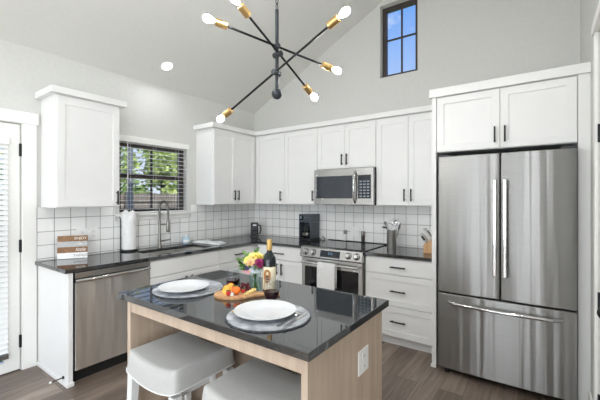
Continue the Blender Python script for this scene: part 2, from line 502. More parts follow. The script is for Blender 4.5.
    def build(s, name, mat, parent=None, origin=None, bev=0.0, smooth=None, seg=2):
        bm = s.bm
        bmesh.ops.recalc_face_normals(bm, faces=bm.faces[:])
        org = Vector(ORG[parent.name]) if parent is not None else Vector(origin if origin is not None else (0, 0, 0))
        if org.length: bmesh.ops.translate(bm, vec=-org, verts=bm.verts[:])
        me = bpy.data.meshes.new(name)
        bm.to_mesh(me); bm.free()
        o = bpy.data.objects.new(name, me)
        S.collection.objects.link(o)
        me.materials.append(M[mat] if isinstance(mat, str) else mat)
        if parent is not None: o.parent = parent
        else: o.location = org
        ORG[o.name] = tuple(org)
        if smooth is not None:
            for p in me.polygons: p.use_smooth = True
            me.set_sharp_from_angle(angle=math.radians(smooth))
        if bev:
            md = o.modifiers.new('bevel', 'BEVEL')
            md.width = bev; md.segments = seg; md.limit_method = 'ANGLE'; md.angle_limit = math.radians(40)
        return o

def tag(o, label=None, cat=None, group=None, kind=None):
    if label: o['label'] = label
    if cat: o['category'] = cat
    if group: o['group'] = group
    if kind: o['kind'] = kind
    return o

def thing(name, loc, label, cat, group=None):
    o = bpy.data.objects.new(name, None)
    o.empty_display_size = 0.1
    o.location = loc
    S.collection.objects.link(o)
    ORG[o.name] = tuple(loc)
    return tag(o, label, cat, group)

def struct(name, mb, mat, parent=None, **kw):
    o = mb.build(name, mat, parent, **kw)
    if parent is None: o['kind'] = 'structure'
    return o

def dup(root, delta, label, group=None):
    r = root.copy(); S.collection.objects.link(r)
    r.location = Vector(root.location) + Vector(delta)
    if label: r['label'] = label
    if group: r['group'] = group
    for ch in list(root.children):
        c = ch.copy(); S.collection.objects.link(c); c.parent = r
        for g in list(ch.children):
            d = g.copy(); S.collection.objects.link(d); d.parent = c
    return r

def text(body, size, mat, m4, parent, name='lettering', align='CENTER', shear=0.0):
    cu = bpy.data.curves.new(name, 'FONT')
    cu.body = body; cu.size = size; cu.align_x = align; cu.align_y = 'CENTER'; cu.extrude = 0.0006; cu.shear = shear
    cu.materials.append(M[mat])
    tmp = bpy.data.objects.new(name, cu)
    S.collection.objects.link(tmp)
    dg = bpy.context.evaluated_depsgraph_get()
    me = bpy.data.meshes.new_from_object(tmp.evaluated_get(dg))
    bpy.data.objects.remove(tmp)
    o = bpy.data.objects.new(name, me)
    S.collection.objects.link(o)
    if not me.materials: me.materials.append(M[mat])
    o.parent = parent
    m = m4.copy()
    m.translation = m.translation - Vector(ORG[parent.name])
    o.matrix_local = m
    ORG[o.name] = ORG[parent.name]
    return o

# ================================================================== the setting
T = 0.14
struct('floor', MB().box(-T, XR + T, -10.72, T, -0.1, 0), 'floor')
# left wall: sink window and door openings
WY0, WY1, WZ0, WZ1 = -2.045, -1.213, 1.292, 2.072
DY0, DY1, DZ = -3.73, -2.872, 2.084
def hole(us, vs, rects):
    return lambda i, j: not any(a - 1e-6 <= us[i] and us[i + 1] <= b + 1e-6 and c - 1e-6 <= vs[j] and vs[j + 1] <= d + 1e-6 for a, b, c, d in rects)
us = [-10.72, DY0, DY1, WY0, WY1, T]; vs = [0, WZ0, WZ1, DZ, 3.0]
struct('wall_left', MB().grid(us, vs, hole(us, vs, [(WY0, WY1, WZ0, WZ1), (DY0, DY1, 0, DZ)]), lambda u, v: (0, u, v), (-T, 0, 0)), 'wall')
# back wall: high window
HX0, HX1, HZ0, HZ1 = 2.035, 2.472, 2.882, 3.735
us = [0, HX0, HX1, XR]; vs = [0, HZ0, HZ1, 4.2]
struct('wall_back', MB().grid(us, vs, hole(us, vs, [(HX0, HX1, HZ0, HZ1)]), lambda u, v: (u, 0, v), (0, T, 0)), 'wall')
RY0, RY1 = -2.05, -1.19
us = [-10.72, -9.1, -7.9, -6.65, -4.55, RY0, RY1, 0]; vs = [0, .04, 0.55, 2.25, 2.44, 2.55, 3.4]
struct('wall_right', MB().grid(us, vs, hole(us, vs, [(RY0, RY1, 0, 2.44), (-9.1, -7.9, 0.55, 2.55), (-6.65, -4.55, .04, 2.25)]), lambda u, v: (XR, u, v), (T, 0, 0)), 'wall')
us = [0, 0.275, 1.225, 1.465, 2.415, 2.645, 3.595, XR]; vs = [0, 0.1, 2.6, 4.2]
struct('wall_rear', MB().grid(us, vs, hole(us, vs, [(0.275, 1.225, 0.1, 2.6), (1.465, 2.415, 0.1, 2.6), (2.645, 3.595, 0.1, 2.6)]), lambda u, v: (u, -10.58, v), (0, -T, 0)), 'wall')
# vaulted ceiling
RIDGE, EAVE, SL = 2.375, 2.753, 0.5
zr = EAVE + SL * RIDGE
struct('ceiling', MB().prism([(-T, T, EAVE - SL * T), (RIDGE, T, zr), (XR + T, T, zr - SL * (XR + T - RIDGE)), (XR + T, T, zr - SL * (XR + T - RIDGE) + 0.12), (RIDGE, T, zr + 0.12), (-T, T, EAVE - SL * T + 0.12)], (0, -10.86, 0)), 'ceiling')

def window(n, ax, u0, u1, w, z0, z1, fw, rails, mun_u=(), mun_z=(), label=None):
    """frame, glass and muntins standing at depth w behind the wall face"""
    f = MB()
    d0, d1 = w - 0.03, w + 0.03
    f.abox(ax, u0, u0 + fw, d0, d1, z0, z1); f.abox(ax, u1 - fw, u1, d0, d1, z0, z1)
    f.abox(ax, u0 + fw, u1 - fw, d0, d1, z0, z0 + fw); f.abox(ax, u0 + fw, u1 - fw, d0, d1, z1 - fw, z1)
    for zc, hh in rails: f.abox(ax, u0 + fw, u1 - fw, d0, d1, zc - hh, zc + hh)
    fo = struct('window_%d' % n, f, 'bronze', bev=0.003)
    mu = MB()
    for u, za, zb in mun_u: mu.abox(ax, u - 0.008, u + 0.008, w - 0.012, w + 0.012, za, zb)
    for z in mun_z: mu.abox(ax, u0 + fw, u1 - fw, w - 0.010, w + 0.010, z - 0.008, z + 0.008)
    if mun_u or mun_z: mu.build('muntin', 'bronze', fo)
    MB().abox(ax, u0 + fw * .5, u1 - fw * .5, w - 0.003, w + 0.003, z0 + fw * .5, z1 - fw * .5).build('pane', 'pane', fo)
    return fo
wmid = 1.70
window(1, 'L', WY0, WY1, -0.10, WZ0, WZ1, 0.05, [(wmid, 0.028)], mun_u=[((WY0 + WY1) / 2, WZ0 + 0.05, wmid - 0.028), ((WY0 + WY1) / 2, wmid + 0.028, WZ1 - 0.05)])
window(2, 'B', HX0, HX1, -0.10, HZ0, HZ1, 0.045, [], mun_u=[(2.262, HZ0 + .045, HZ1 - .045)], mun_z=[3.345])
k = 3  # unseen rear windows, made up to let the fill light in
for a, b in ((0.275, 1.225), (1.465, 2.415), (2.645, 3.595)):
    f = MB()
    for q in ((a, a + .05, .1, 2.6), (b - .05, b, .1, 2.6), (a + .05, b - .05, .1, .15), (a + .05, b - .05, 2.55, 2.6), (a + .05, b - .05, 2.08, 2.13)):
        f.box(q[0], q[1], -10.68, -10.63, q[2], q[3])
    fo = struct('window_%d' % k, f, 'bronze')
    MB().box(a + .02, b - .02, -10.658, -10.652, .12, 2.58).build('pane', 'pane', fo)
    k += 1
window(6, 'R', -9.1, -7.9, -0.09, 0.55, 2.55, 0.05, [(1.5, .025)])  # unseen side window, added to carry its fill light
window(7, 'R', -6.65, -5.60, -0.09, 0.04, 2.25, 0.06, [])  # unseen glass patio door, first half, added to light the kitchen
window(8, 'R', -5.60, -4.55, -0.09, 0.04, 2.25, 0.06, [])  # second half of the added patio door

# left door and casing
def door(n, ax, u0, u1, z1, glass):
    d = MB()
    st = 0.11
    w0, w1 = -0.048, -0.008
    d.abox(ax, u0 + .004, u0 + st, w0, w1, .008, z1 - .004); d.abox(ax, u1 - st, u1 - .004, w0, w1, .008, z1 - .004)
    d.abox(ax, u0 + st, u1 - st, w0, w1, .008, .10); d.abox(ax, u0 + st, u1 - st, w0, w1, z1 - .12, z1 - .004)
    if not glass:
        d.abox(ax, u0 + st, u1 - st, w0 + .008, w1 - .010, .10, z1 - .12)
        d.abox(ax, u0 + st, u1 - st, w0, w1, .98, 1.09)
    o = struct('door_%d' % n, d, 'trim', bev=0.004)
    if glass: MB().abox(ax, u0 + st, u1 - st, -.032, -.026, .10, z1 - .12).build('pane', 'pane', o)
    hu = u1 - .004 if True else u0
    for hz in ((0.245, 1.05, 1.864) if ax == 'L' else (0.24, 0.845, 1.84)):
        h = MB(); h.abox(ax, hu - .008, hu + .010, -.008, .001, hz - .052, hz + .052)
        h.cyl(axp(ax, hu + .001, -.001, hz - .054), axp(ax, hu + .001, -.001, hz + .054), .006, seg=10)
        h.build('hinge', 'black', o)
    kn = MB(); c = axp(ax, u0 + .06, 0, .98)
    kn.cyl(axp(ax, u0 + .06, -.008, .98), axp(ax, u0 + .06, .05, .98), .012); kn.ball(axp(ax, u0 + .06, .06, .98), .028)
    kn.build('knob', 'black', o, smooth=40)
    return o
door(1, 'L', DY0, DY1, DZ, True)
door(2, 'R', RY0, RY1, 2.44, False)
def casing(n, ax, u0, u1, z1, cw=0.1, tt=0.018):
    c = MB()
    c.abox(ax, u0 - cw - .006, u0 - .006, 0, tt, 0, z1 + .006); c.abox(ax, u1 + .006, u1 + .006 + cw, 0, tt, 0, z1 + .006)
    c.abox(ax, u0 - cw - .018, u1 + cw + .018, 0, tt + .008, z1 + .006, z1 + .006 + cw)
    return struct('trim_%d' % n, c, 'trim', bev=0.002)
casing(1, 'L', DY0, DY1, DZ)
casing(2, 'R', RY0, RY1, 2.44, .062)
struct('baseboard_right', MB().abox('R', RY1 + .069, -.80, 0, .015, 0, .13), 'trim', bev=.003)
struct('baseboard_left', MB().abox('L', -10.5, DY0 - .107, 0, .015, 0, .13), 'trim', bev=.003)
# window stool and apron below the sink window
sl = MB()
sl.abox('L', WY0 - .05, WY1 + .055, 0, .05, WZ0 - .026, WZ0); sl.abox('L', WY0, WY1, -.07, 0, WZ0 - .026, WZ0)
sl.abox('L', WY0 - .02, WY1 + .03, 0, .016, WZ0 - .075, WZ0 - .026)
struct('trim_3', sl, 'trim', bev=.004)
# tile backsplash
TT = 0.010
us = [-2.78, WY0 - .05, WY1 + .055, 0]; vs = [.908, WZ0 - .078, 1.375]
struct('backsplash_left', MB().grid(us, vs, hole(us, vs, [(WY0 - .05, WY1 + .055, WZ0 - .078, 1.375)]), lambda u, v: (0, u, v), (TT, 0, 0)), 'tileL')
struct('backsplash_back', MB().box(TT, 2.83, -TT, 0, .908, 1.385), 'tileB')

# ================================================================== cabinets
def handle(ax, u, w, z, length, vertical, parent):
    h = MB()
    e = length / 2
    if vertical:
        h.abox(ax, u - .006, u + .006, w + .022, w + .034, z - e, z + e)
        for s in (-1, 1): h.abox(ax, u - .005, u + .005, w, w + .023, z + s * (e - .018) - .005, z + s * (e - .018) + .005)
    else:
        h.abox(ax, u - e, u + e, w + .022, w + .034, z - .006, z + .006)
        for s in (-1, 1): h.abox(ax, u + s * (e - .018) - .005, u + s * (e - .018) + .005, w, w + .023, z - .005, z + .005)
    return h.build('handle', 'black', parent, bev=.002)

def shaker(name, ax, u0, u1, w, z0, z1, parent, st=.057, mat='cab'):
    """framed front standing 20 mm proud of w with a recessed middle"""
    g = .0018
    u0 += g; u1 -= g; z0 += g; z1 -= g
    us = [u0, u0 + st, u1 - st, u1]; vs = [z0, z0 + st, z1 - st, z1]
    m = MB()
    d = axp(ax, 0, .02, 0) - axp(ax, 0, 0, 0)
    m.grid(us, vs, lambda i, j: not (i == 1 and j == 1), lambda u, v: axp(ax, u, w, v), d)
    m.abox(ax, u0 + st - .001, u1 - st + .001, w + .001, w + .011, z0 + st - .001, z1 - st + .001)
    return m.build(name, mat, parent, bev=.0016)

def flat_front(name, ax, u0, u1, w, z0, z1, parent):
    g = .0018
    return MB().abox(ax, u0 + g, u1 - g, w, w + .02, z0 + g, z1 - g).build(name, 'cab', parent, bev=.0016)

ZU, ZT, ZC = 1.375, 2.322, 2.376
def crown(parent, boxes):
    m = MB()
    for b in boxes: m.box(*b)
    return m.build('crown_moulding', 'cab', parent, bev=.002)
UD = .31                                             # carcass depth; doors stand 20 mm in front
# single upper cabinet left of the sink window
c = thing('upper_cabinet', (UD / 2, -2.47, ZU), 'narrow single-door white wall cabinet left of the sink window', 'cabinet')
MB().box(.001, UD, -2.731, -2.206, ZU, ZT).build('body', 'cab', c, bev=.0015)
d = shaker('door', 'L', -2.723, -2.209, UD, ZU + .004, ZT - .018, c)
handle('L', -2.238, UD + .02, 1.46, .13, True, d)
crown(c, [(.001, .375, -2.776, -2.161, ZT, ZC)])
# corner uppers
c = thing('upper_cabinet', (UD / 2, -.7, ZU), 'two-door white wall cabinet on the left wall between sink window and corner', 'cabinet')
MB().box(.001, UD, -1.074, -.001, ZU, ZT).build('body', 'cab', c, bev=.0015)
for a, b, hu in ((-1.066, -.702, -.735), (-.702, -.334, -.669)):
    d = shaker('door', 'L', a, b, UD, ZU + .004, ZT - .018, c); handle('L', hu, UD + .02, 1.495, .13, True, d)
crown(c, [(.001, .375, -1.119, -.376, ZT, ZC)])
c = thing('upper_cabinet', (.85, -UD / 2, ZU), 'two-door white wall cabinet on the back wall above the coffee maker', 'cabinet')
MB().box(UD + .001, 1.3545, -UD, -.001, ZU, ZT).build('body', 'cab', c, bev=.0015)
for a, b, hu in ((.340, .848, .795), (.848, 1.352, 1.300)):
    d = shaker('door', 'B', a, b, UD, ZU + .004, ZT - .018, c); handle('B', hu, UD + .02, 1.485, .13, True, d)
crown(c, [(.001, 1.3545, -.375, -.001, ZT, ZC)])
c = thing('upper_cabinet', (1.737, -UD / 2, 1.8), 'short two-door white wall cabinet above the microwave', 'cabinet')
MB().box(1.3555, 2.117, -UD, -.001, 1.80, ZT).build('body', 'cab', c, bev=.0015)
for a, b, hu in ((1.358, 1.737, 1.704), (1.737, 2.115, 1.768)):
    d = shaker('door', 'B', a, b, UD, 1.803, ZT - .018, c); handle('B', hu, UD + .02, 1.905, .13, True, d)
crown(c, [(1.3555, 2.117, -.375, -.001, ZT, ZC)])
c = thing('upper_cabinet', (2.47, -UD / 2, ZU), 'two-door white wall cabinet between microwave and refrigerator', 'cabinet')
MB().box(2.118, 2.824, -UD, -.001, ZU, ZT).build('body', 'cab', c, bev=.0015)
for a, b, hu in ((2.123, 2.472, 2.437), (2.472, 2.820, 2.507)):
    d = shaker('door', 'B', a, b, UD, ZU + .004, ZT - .018, c); handle('B', hu, UD + .02, 1.487, .13, True, d)
crown(c, [(2.118, 2.824, -.375, -.001, ZT, ZC)])
# refrigerator surround
c = thing('refrigerator_cabinet', (3.33, -.38, 1.85), 'tall white surround with a deep two-door cabinet above the refrigerator', 'cabinet')
MB().box(2.863, 3.809, -.774, -.001, 1.845, 2.318).build('body', 'cab', c, bev=.0015)
for a, b, hu in ((2.866, 3.337, 3.303), (3.337, 3.806, 3.371)):
    d = shaker('door', 'B', a, b, .774, 1.848, 2.312, c); handle('B', hu, .794, 1.953, .125, True, d)
crown(c, [(2.826, XR - .001, -.814, -.001, 2.3185, 2.388), (2.808, 2.8258, -.814, -.38, 2.3185, 2.388)])
for x0, x1 in ((2.826, 2.8625), (3.8095, 3.8765)):
    p = MB().box(x0, x1, -.794, -.001, 0, 2.318).build('side_panel', 'cab', c, bev=.0015)
    if x0 < 3: MB().box(x0 - .008, x1, -.804, -.795, 0, .03).build('shoe_moulding', 'cab', p, bev=.003)

# base cabinets
CT, CB = .908, .876                                  # counter top and underside
t = thing('base_end_panel', (.32, -2.745, 0), 'white end panel left of the dishwasher under the counter', 'panel')
MB().box(.001, .636, -2.755, -2.722, 0, CB).build('panel', 'cab', t, bev=.0015)
m = MB(); m.box(.02, .650, -2.768, -2.7555, 0, .032); m.box(.6365, .650, -2.7555, -2.716, 0, .032)
m.build('shoe_moulding', 'cab', t, bev=.004)
def carcass(c, b, kick):
    MB().box(*b, .10, CB).build('body', 'cab', c, bev=.001)
    MB().box(*kick, 0, .099).build('toe_kick', 'cab', c)
c = thing('sink_cabinet', (.3, -1.65, 0), 'white sink base cabinet with two doors right of the dishwasher', 'cabinet')
m = MB()
for b in ((.02, .598, -2.076, -2.058), (.02, .598, -1.256, -1.238), (.02, .038, -2.058, -1.256), (.58, .598, -2.058, -1.256)): m.box(*b, .10, CB)
m.box(.038, .58, -2.058, -1.256, .10, .118)
m.build('body', 'cab', c)
MB().box(.02, .54, -2.076, -1.238, 0, .099).build('toe_kick', 'cab', c)
flat_front('false_front', 'L', -2.076, -1.238, .6, .708, .865, c)
for a, b, hu in ((-2.076, -1.657, -1.69), (-1.657, -1.238, -1.624)):
    d = shaker('door', 'L', a, b, .6, .105, .705, c); handle('L', hu, .62, .595, .14, True, d)
c = thing('corner_cabinet', (.3, -.9, 0), 'white corner base cabinet with one drawer right of the sink cabinet', 'cabinet')
carcass(c, (.02, .598, -1.237, -.02), (.02, .54, -1.237, -.02))
d = flat_front('drawer', 'L', -1.236, -.665, .6, .708, .865, c); handle('L', -.935, .62, .785, .16, False, d)
d = shaker('door', 'L', -1.236, -.665, .6, .105, .705, c); handle('L', -.72, .62, .595, .14, True, d)
c = thing('drawer_cabinet', (1.0, -.3, 0), 'white base cabinet with a drawer over two doors left of the oven', 'cabinet')
carcass(c, (.62, 1.352, -.598, -.02), (.62, 1.352, -.54, -.02))
d = flat_front('drawer', 'B', .66, 1.350, .6, .708, .865, c); handle('B', 1.0, .62, .785, .16, False, d)
for a, b, hu in ((.66, 1.005, .968), (1.005, 1.350, 1.042)):
    d = shaker('door', 'B', a, b, .6, .105, .705, c); handle('B', hu, .62, .595, .14, True, d)
c = thing('drawer_cabinet', (2.47, -.3, 0), 'white base cabinet with three drawers between oven and refrigerator', 'cabinet')
carcass(c, (2.124, 2.824, -.598, -.02), (2.124, 2.824, -.54, -.02))
d = flat_front('drawer', 'B', 2.126, 2.822, .6, .708, .865, c); handle('B', 2.470, .62, .785, .15, False, d)
d = shaker('drawer', 'B', 2.126, 2.822, .6, .402, .705, c); handle('B', 2.470, .62, .552, .15, False, d)
d = shaker('drawer', 'B', 2.126, 2.822, .6, .102, .399, c); handle('B', 2.470, .62, .258, .15, False, d)

# countertops
SX0, SX1, SY0, SY1 = .20, .56, -2.0, -1.275
us = [TT + .001, SX0, SX1, .648, 1.356]; vs = [-2.78, SY0, SY1, -.64, -TT - .001]
def keepL(i, j):
    if i == 3: return j == 3
    return not (i == 1 and j == 1)
tag(MB().grid(us, vs, keepL, lambda u, v: (u, v, CB + .001), (0, 0, CT - CB - .001)).build('countertop', 'granite', bev=.003, origin=(.3, -1.5, CB)),
    'long L-shaped black granite countertop with the sink cut into it', 'countertop')
tag(MB().box(2.1195, 2.8245, -.64, -TT - .001, CB + .001, CT).build('countertop', 'granite', bev=.003, origin=(2.47, -.3, CB)),
    'short black granite countertop between the range and the refrigerator', 'countertop')

# sink and faucet
t = thing('kitchen_sink', (.38, -1.62, .68), 'undermount stainless sink set in the counter below the window', 'sink')
m = MB()
a, b, c0, c1, zb, ztop = SX0 - .012, SX1 + .012, SY0 - .012, SY1 + .012, .69, CB - .0005
m.box(a, a + .008, c0, c1, zb, ztop); m.box(b - .008, b, c0, c1, zb, ztop)
m.box(a + .008, b - .008, c0, c0 + .008, zb, ztop); m.box(a + .008, b - .008, c1 - .008, c1, zb, ztop)
m.box(a + .008, b - .008, c0 + .008, c1 - .008, zb, zb + .008)
m.build('bowl', 'crock', t, bev=.002)
MB().lathe([(0, 0), (.04, 0), (.045, .004), (.03, .006), (.0, .004)], (.38, -1.62, .699)).build('drain', 'chrome', t, smooth=40)
fx, fy = .125, -1.665
t = thing('faucet', (fx, fy, CT), 'tall brushed nickel spring faucet behind the sink', 'faucet')
MB().lathe([(0, 0), (.028, 0), (.028, .006), (.022, .012), (.018, .05), (.0135, .18), (.0135, .30), (0, .30)], (fx, fy, CT)).build('base_column', 'nickel', t, smooth=50)
dirx = Vector((.914, .406, 0)).normalized()
arc = []
for i in range(17):
    a = PI * i / 16
    arc.append(Vector((fx, fy, CT + .44)) + dirx * (.052 * (1 - math.cos(a))) + Vector((0, 0, .074 * math.sin(a))))
path = [Vector((fx, fy, CT + .29)), Vector((fx, fy, CT + .35))] + arc + [arc[-1] + Vector((0, 0, -.08)), arc[-1] + Vector((0, 0, -.15))]
MB().tube(path, .0095, 10).build('spring_hose', 'nickel', t, smooth=60)
coil = MB()
lens = [0.0]
for p, q in zip(path, path[1:]): lens.append(lens[-1] + (q - p).length)
hel = []
NT = 46
for i in range(NT * 8 + 1):
    d_ = lens[-1] * i / (NT * 8)
    j = max(k_ for k_ in range(len(lens)) if lens[k_] <= d_ + 1e-9)
    j = min(j, len(path) - 2)
    f = (d_ - lens[j]) / max(1e-9, lens[j + 1] - lens[j])
    p = path[j].lerp(path[j + 1], f); tg = (path[j + 1] - path[j]).normalized()
    sd_ = Vector((dirx.y, -dirx.x, 0)); up_ = tg.cross(sd_).normalized()
    hel.append(p + (sd_ * math.cos(i * PI / 4) + up_ * math.sin(i * PI / 4)) * .0115)
coil.tube(hel, .0024, 5)
coil.build('spring_coil', 'charcoal', t)
e = path[-1]
MB().lathe([(0, .02), (.014, .02), (.017, 0), (.020, -.07), (.022, -.11), (.017, -.12), (0, -.12)], e).build('spray_head', 'nickel', t, smooth=50)
MB().tube([Vector((fx, fy, CT + .255)), Vector((fx, fy, CT + .255)) + dirx * .104], .006, 8).build('holder_arm', 'nickel', t, smooth=50)
hd = Vector((.35, .9, 0)).normalized()
MB().tube([Vector((fx, fy, CT + .07)), Vector((fx, fy, CT + .07)) + hd * .04, Vector((fx, fy, CT + .085)) + hd * .12], [.011, .010, .006], 10).build('lever', 'nickel', t, smooth=50)

# ================================================================== dishwasher
t = thing('dishwasher', (.33, -2.40, 0), 'stainless dishwasher under the counter between end panel and sink cabinet', 'dishwasher')
y0, y1 = -2.714, -2.080
MB().box(.03, .60, y0, y1, .10, .872).build('body', 'darkgap', t)
MB().box(.60, .638, y0 + .008, y1 - .006, .105, .792).build('door', 'steeldoor', t, bev=.004)
MB().box(.60, .638, y0 + .008, y1 - .006, .826, .870).build('control_strip', 'steelplain', t, bev=.003)
m = MB(); m.box(.60, .612, y0 + .008, y1 - .006, .794, .826)
m.build('handle_recess', 'darkgap', t)
h = MB(); h.tube([(.630, y0 + .012, .806), (.646, y0 + .06, .806), (.662, y0 + .14, .808), (.664, -2.4, .810), (.662, y1 - .10, .810), (.640, y1 - .012, .808)], .0155, 10)
h.build('handle', 'chrome', t, smooth=50)
MB().box(.05, .575, y0, y1, .0, .10).build('toe_kick', 'darkgap', t)

# ================================================================== range
t = thing('range_oven', (1.738, -.33, 0), 'slide-in stainless range with black glass cooktop on the back wall', 'oven')
x0, x1 = 1.361, 2.115
MB().box(x0, x1, -.62, -.02, .04, .895).build('body', 'steelplain', t)
m = MB(); m.box(x0 - .012, x1 + .012, -.628, -.012, CT + .0012, CT + .010)
m.build('cooktop', 'blackglass', t, bev=.002)
m = MB(); m.box(x0 - .012, x1 + .012, -.055, -.012, CT + .0105, CT + .017); m.build('rear_trim', 'black', t, bev=.002)
for bx, by, br in ((1.55, -.20, .08), (1.93, -.20, .075), (1.55, -.46, .10), (1.93, -.46, .10)):
    MB().lathe([(br - .003, 0), (br, 0), (br, .0005), (br - .003, .0005), (br - .003, 0)], (bx, by, CT + .0101), 36).build('burner_ring', 'keys', t)
# sloping control panel
P = [(-.63, .917), (-.672, .905), (-.700, .805), (-.690, .795), (-.63, .795)]
MB().prism([(x0 - .006, y, z) for y, z in P], (x1 - x0 + .012, 0, 0)).build('control_panel', 'steelplain', t, bev=.006, seg=3)
pn = Vector((0, -.100, .028)).normalized()             # outward normal of the sloping face
def onpanel(x, f): return Vector((x, -.672 - .028 * f, .905 - .10 * f))
for kx in (1.428, 1.530, 1.965, 2.060):
    k = MB(); p = onpanel(kx, .5)
    k.lathe([(0, 0), (.030, 0), (.030, .006), (.024, .010), (.022, .030), (.018, .034), (0, .034)], p, 20, axis=pn)
    ko = k.build('knob', 'chrome', t, smooth=40)
    MB().cyl(p - pn * .001, p + pn * .0035, .036, seg=24).build('knob_ring', 'blackp', t, smooth=40)
a, b = onpanel(1.625, .18), onpanel(1.865, .86)
MB().prism([onpanel(1.625, .18), onpanel(1.865, .18), onpanel(1.865, .86), onpanel(1.625, .86)], pn * .003).build('display', 'display', t)
for q in range(3):
    MB().prism([onpanel(1.725 + q * .02, .35) + pn * .003, onpanel(1.735 + q * .02, .35) + pn * .003, onpanel(1.735 + q * .02, .6) + pn * .003, onpanel(1.725 + q * .02, .6) + pn * .003], pn * .0006).build('clock_segment', 'clock', t)
od = MB()
us = [x0 + .004, x0 + .045, x1 - .045, x1 - .004]; vs = [.22, .30, .690, .788]
od.grid(us, vs, lambda i, j: not (i == 1 and j == 1), lambda u, v: (u, -.622, v), (0, -.045, 0))
od = od.build('oven_door', 'steelplain', t, bev=.003)
MB().box(x0 + .044, x1 - .044, -.660, -.632, .299, .691).build('oven_window', 'blackglass', od)
h = MB(); h.cyl((x0 + .03, -.715, .742), (x1 - .03, -.715, .742), .013)
for hx in (x0 + .05, x1 - .05): h.cyl((hx, -.665, .742), (hx, -.715, .742), .010)
h.build('handle', 'chrome', od, smooth=40)
for q in range(3): MB().box(2.015 + q * .022, 2.030 + q * .022, -.6688, -.6672, .694 - .001, .708).build('sticker', 'sticker', od)
MB().box(x0 + .004, x1 - .004, -.665, -.622, .06, .212).build('storage_drawer', 'steelplain', t, bev=.003)
for fx_ in (x0 + .05, x1 - .05):
    for fy_ in (-.55, -.1): MB().cyl((fx_, fy_, 0), (fx_, fy_, .04), .02).build('foot', 'blackp', t)
# towel over the oven handle
tw = []
prof = [(-.697, .50), (-.696, .60), (-.696, .72), (-.699, .752), (-.715, .760), (-.731, .752), (-.734, .70), (-.736, .60), (-.737, .50), (-.737, .462)]
P = []
for k_, (yy, zz) in enumerate(prof):
    row = []
    for i in range(11):
        f = i / 10
        row.append((1.612 + .222 * f, yy - .003 * math.sin(f * 9.0) * (1 if k_ > 5 else 0), zz + (.004 * math.sin(f * 5) if k_ == 9 else 0)))
    P.append(row)
o = MB().patch(P).build('hand_towel', 'towel', origin=(1.72, -.72, .46), smooth=60)
sd = o.modifiers.new('thick', 'SOLIDIFY'); sd.thickness = .006; sd.offset = 0
tag(o, 'white hand towel hanging over the oven door handle', 'towel')

# ================================================================== microwave
t = thing('microwave', (1.737, -.2, 1.39), 'stainless over-the-range microwave under the short cabinet', 'microwave')
z0, z1 = 1.378, 1.796
MB().box(x0 - .002, x1 + .001, -.360, -.012, z0, z1).build('case', 'blackp', t, bev=.003)
us = [x0, x0 + .028, 1.868, 1.938, 2.090, x1]; vs = [z0 + .004, z0 + .075, z1 - .085, z1 - .004]
d = MB().grid(us, vs, lambda i, j: not (j == 1 and i in (1, 3)), lambda u, v: (u, -.3605, v), (0, -.042, 0)).build('door', 'steelplain', t, bev=.002)
MB().box(x0 + .027, 1.869, -.397, -.370, z0 + .074, z1 - .084).build('window', 'bluegreyglass', d)
cp = MB().box(1.937, 2.091, -.398, -.370, z0 + .074, z1 - .084).build('control_panel', 'display', t)
for r in range(6):
    for q in range(3):
        MB().box(1.955 + q * .043, 1.985 + q * .043, -.3990, -.3981, z0 + .09 + r * .033, z0 + .107 + r * .033).build('key', 'keys', cp)
h = MB(); h.tube([(1.905, -.402, z0 + .03), (1.905, -.432, z0 + .06), (1.905, -.446, z0 + .20), (1.905, -.432, z0 + .345), (1.905, -.402, z0 + .375)], .014, 10)
h.build('handle', 'chrome', d, smooth=60)
MB().box(1.385, 1.415, -.4036, -.4026, z1 - .075, z1 - .062).build('badge', 'sticker', d)
m = MB()
for q in range(2): m.box(1.45 + q * .35, 1.7 + q * .35, -.34, -.10, z0 - .004, z0 - .0002)
m.build('grease_filter', 'charcoal', t)

# ================================================================== refrigerator
t = thing('refrigerator', (3.349, -.45, 0), 'large stainless french-door refrigerator with bottom freezer drawer', 'refrigerator')
fx0, fx1 = 2.896, 3.803
MB().box(fx0 + .004, fx1 - .004, -.80, -.04, .045, 1.785).build('body', 'charcoal', t, bev=.003)
def bowed(u0, u1, z0, z1):
    """front slightly convex across its width"""
    m = MB()
    n = 10
    pts = []
    for i in range(n + 1):
        f = i / n
        pts.append((u0 + (u1 - u0) * f, -.868 - .012 * (1 - (2 * f - 1) ** 2), z0))
    pts += [(u1, -.806, z0), (u0, -.806, z0)]
    return m.prism(pts, (0, 0, z1 - z0))
mid = 3.345
for a, b, hx, s in ((fx0, mid - .003, 3.312, -1), (mid + .003, fx1, 3.378, 1)):
    d = bowed(a, b, .683, 1.800).build('door', 'steel', t, bev=.006, smooth=30)
    h = MB(); h.box(hx - .013, hx + .013, -.925, -.905, .862, 1.598)
    for hz in (.90, 1.56): h.box(hx - .009, hx + .009, -.906, -.868, hz - .02, hz + .02)
    h.build('handle', 'chrome', d, bev=.006)
d = bowed(fx0, fx1, .055, .672).build('freezer_drawer', 'steel', t, bev=.006, smooth=30)
h = MB()
pts = []
for i in range(13):
    f = i / 12
    pts.append((2.985 + .735 * f, -.892 - .042 * math.sin(PI * f) ** .5 if 0 < f < 1 else -.872, .605))
h.tube(pts, .014, 10); h.build('handle', 'chrome', d, smooth=60)
for q in (fx0 + .06, fx1 - .06):
    MB().cyl((q, -.80, 0), (q, -.80, .046), .022).build('foot', 'blackp', t, smooth=40)
MB().box(fx0 + .10, fx1 - .10, -.78, -.76, .012, .045).build('base_grille', 'darkgap', t)
for hx in (fx0 + .05, fx1 - .05): MB().box(hx - .04, hx + .04, -.86, -.74, 1.7855, 1.815).build('hinge_cover', 'charcoal', t, bev=.004)

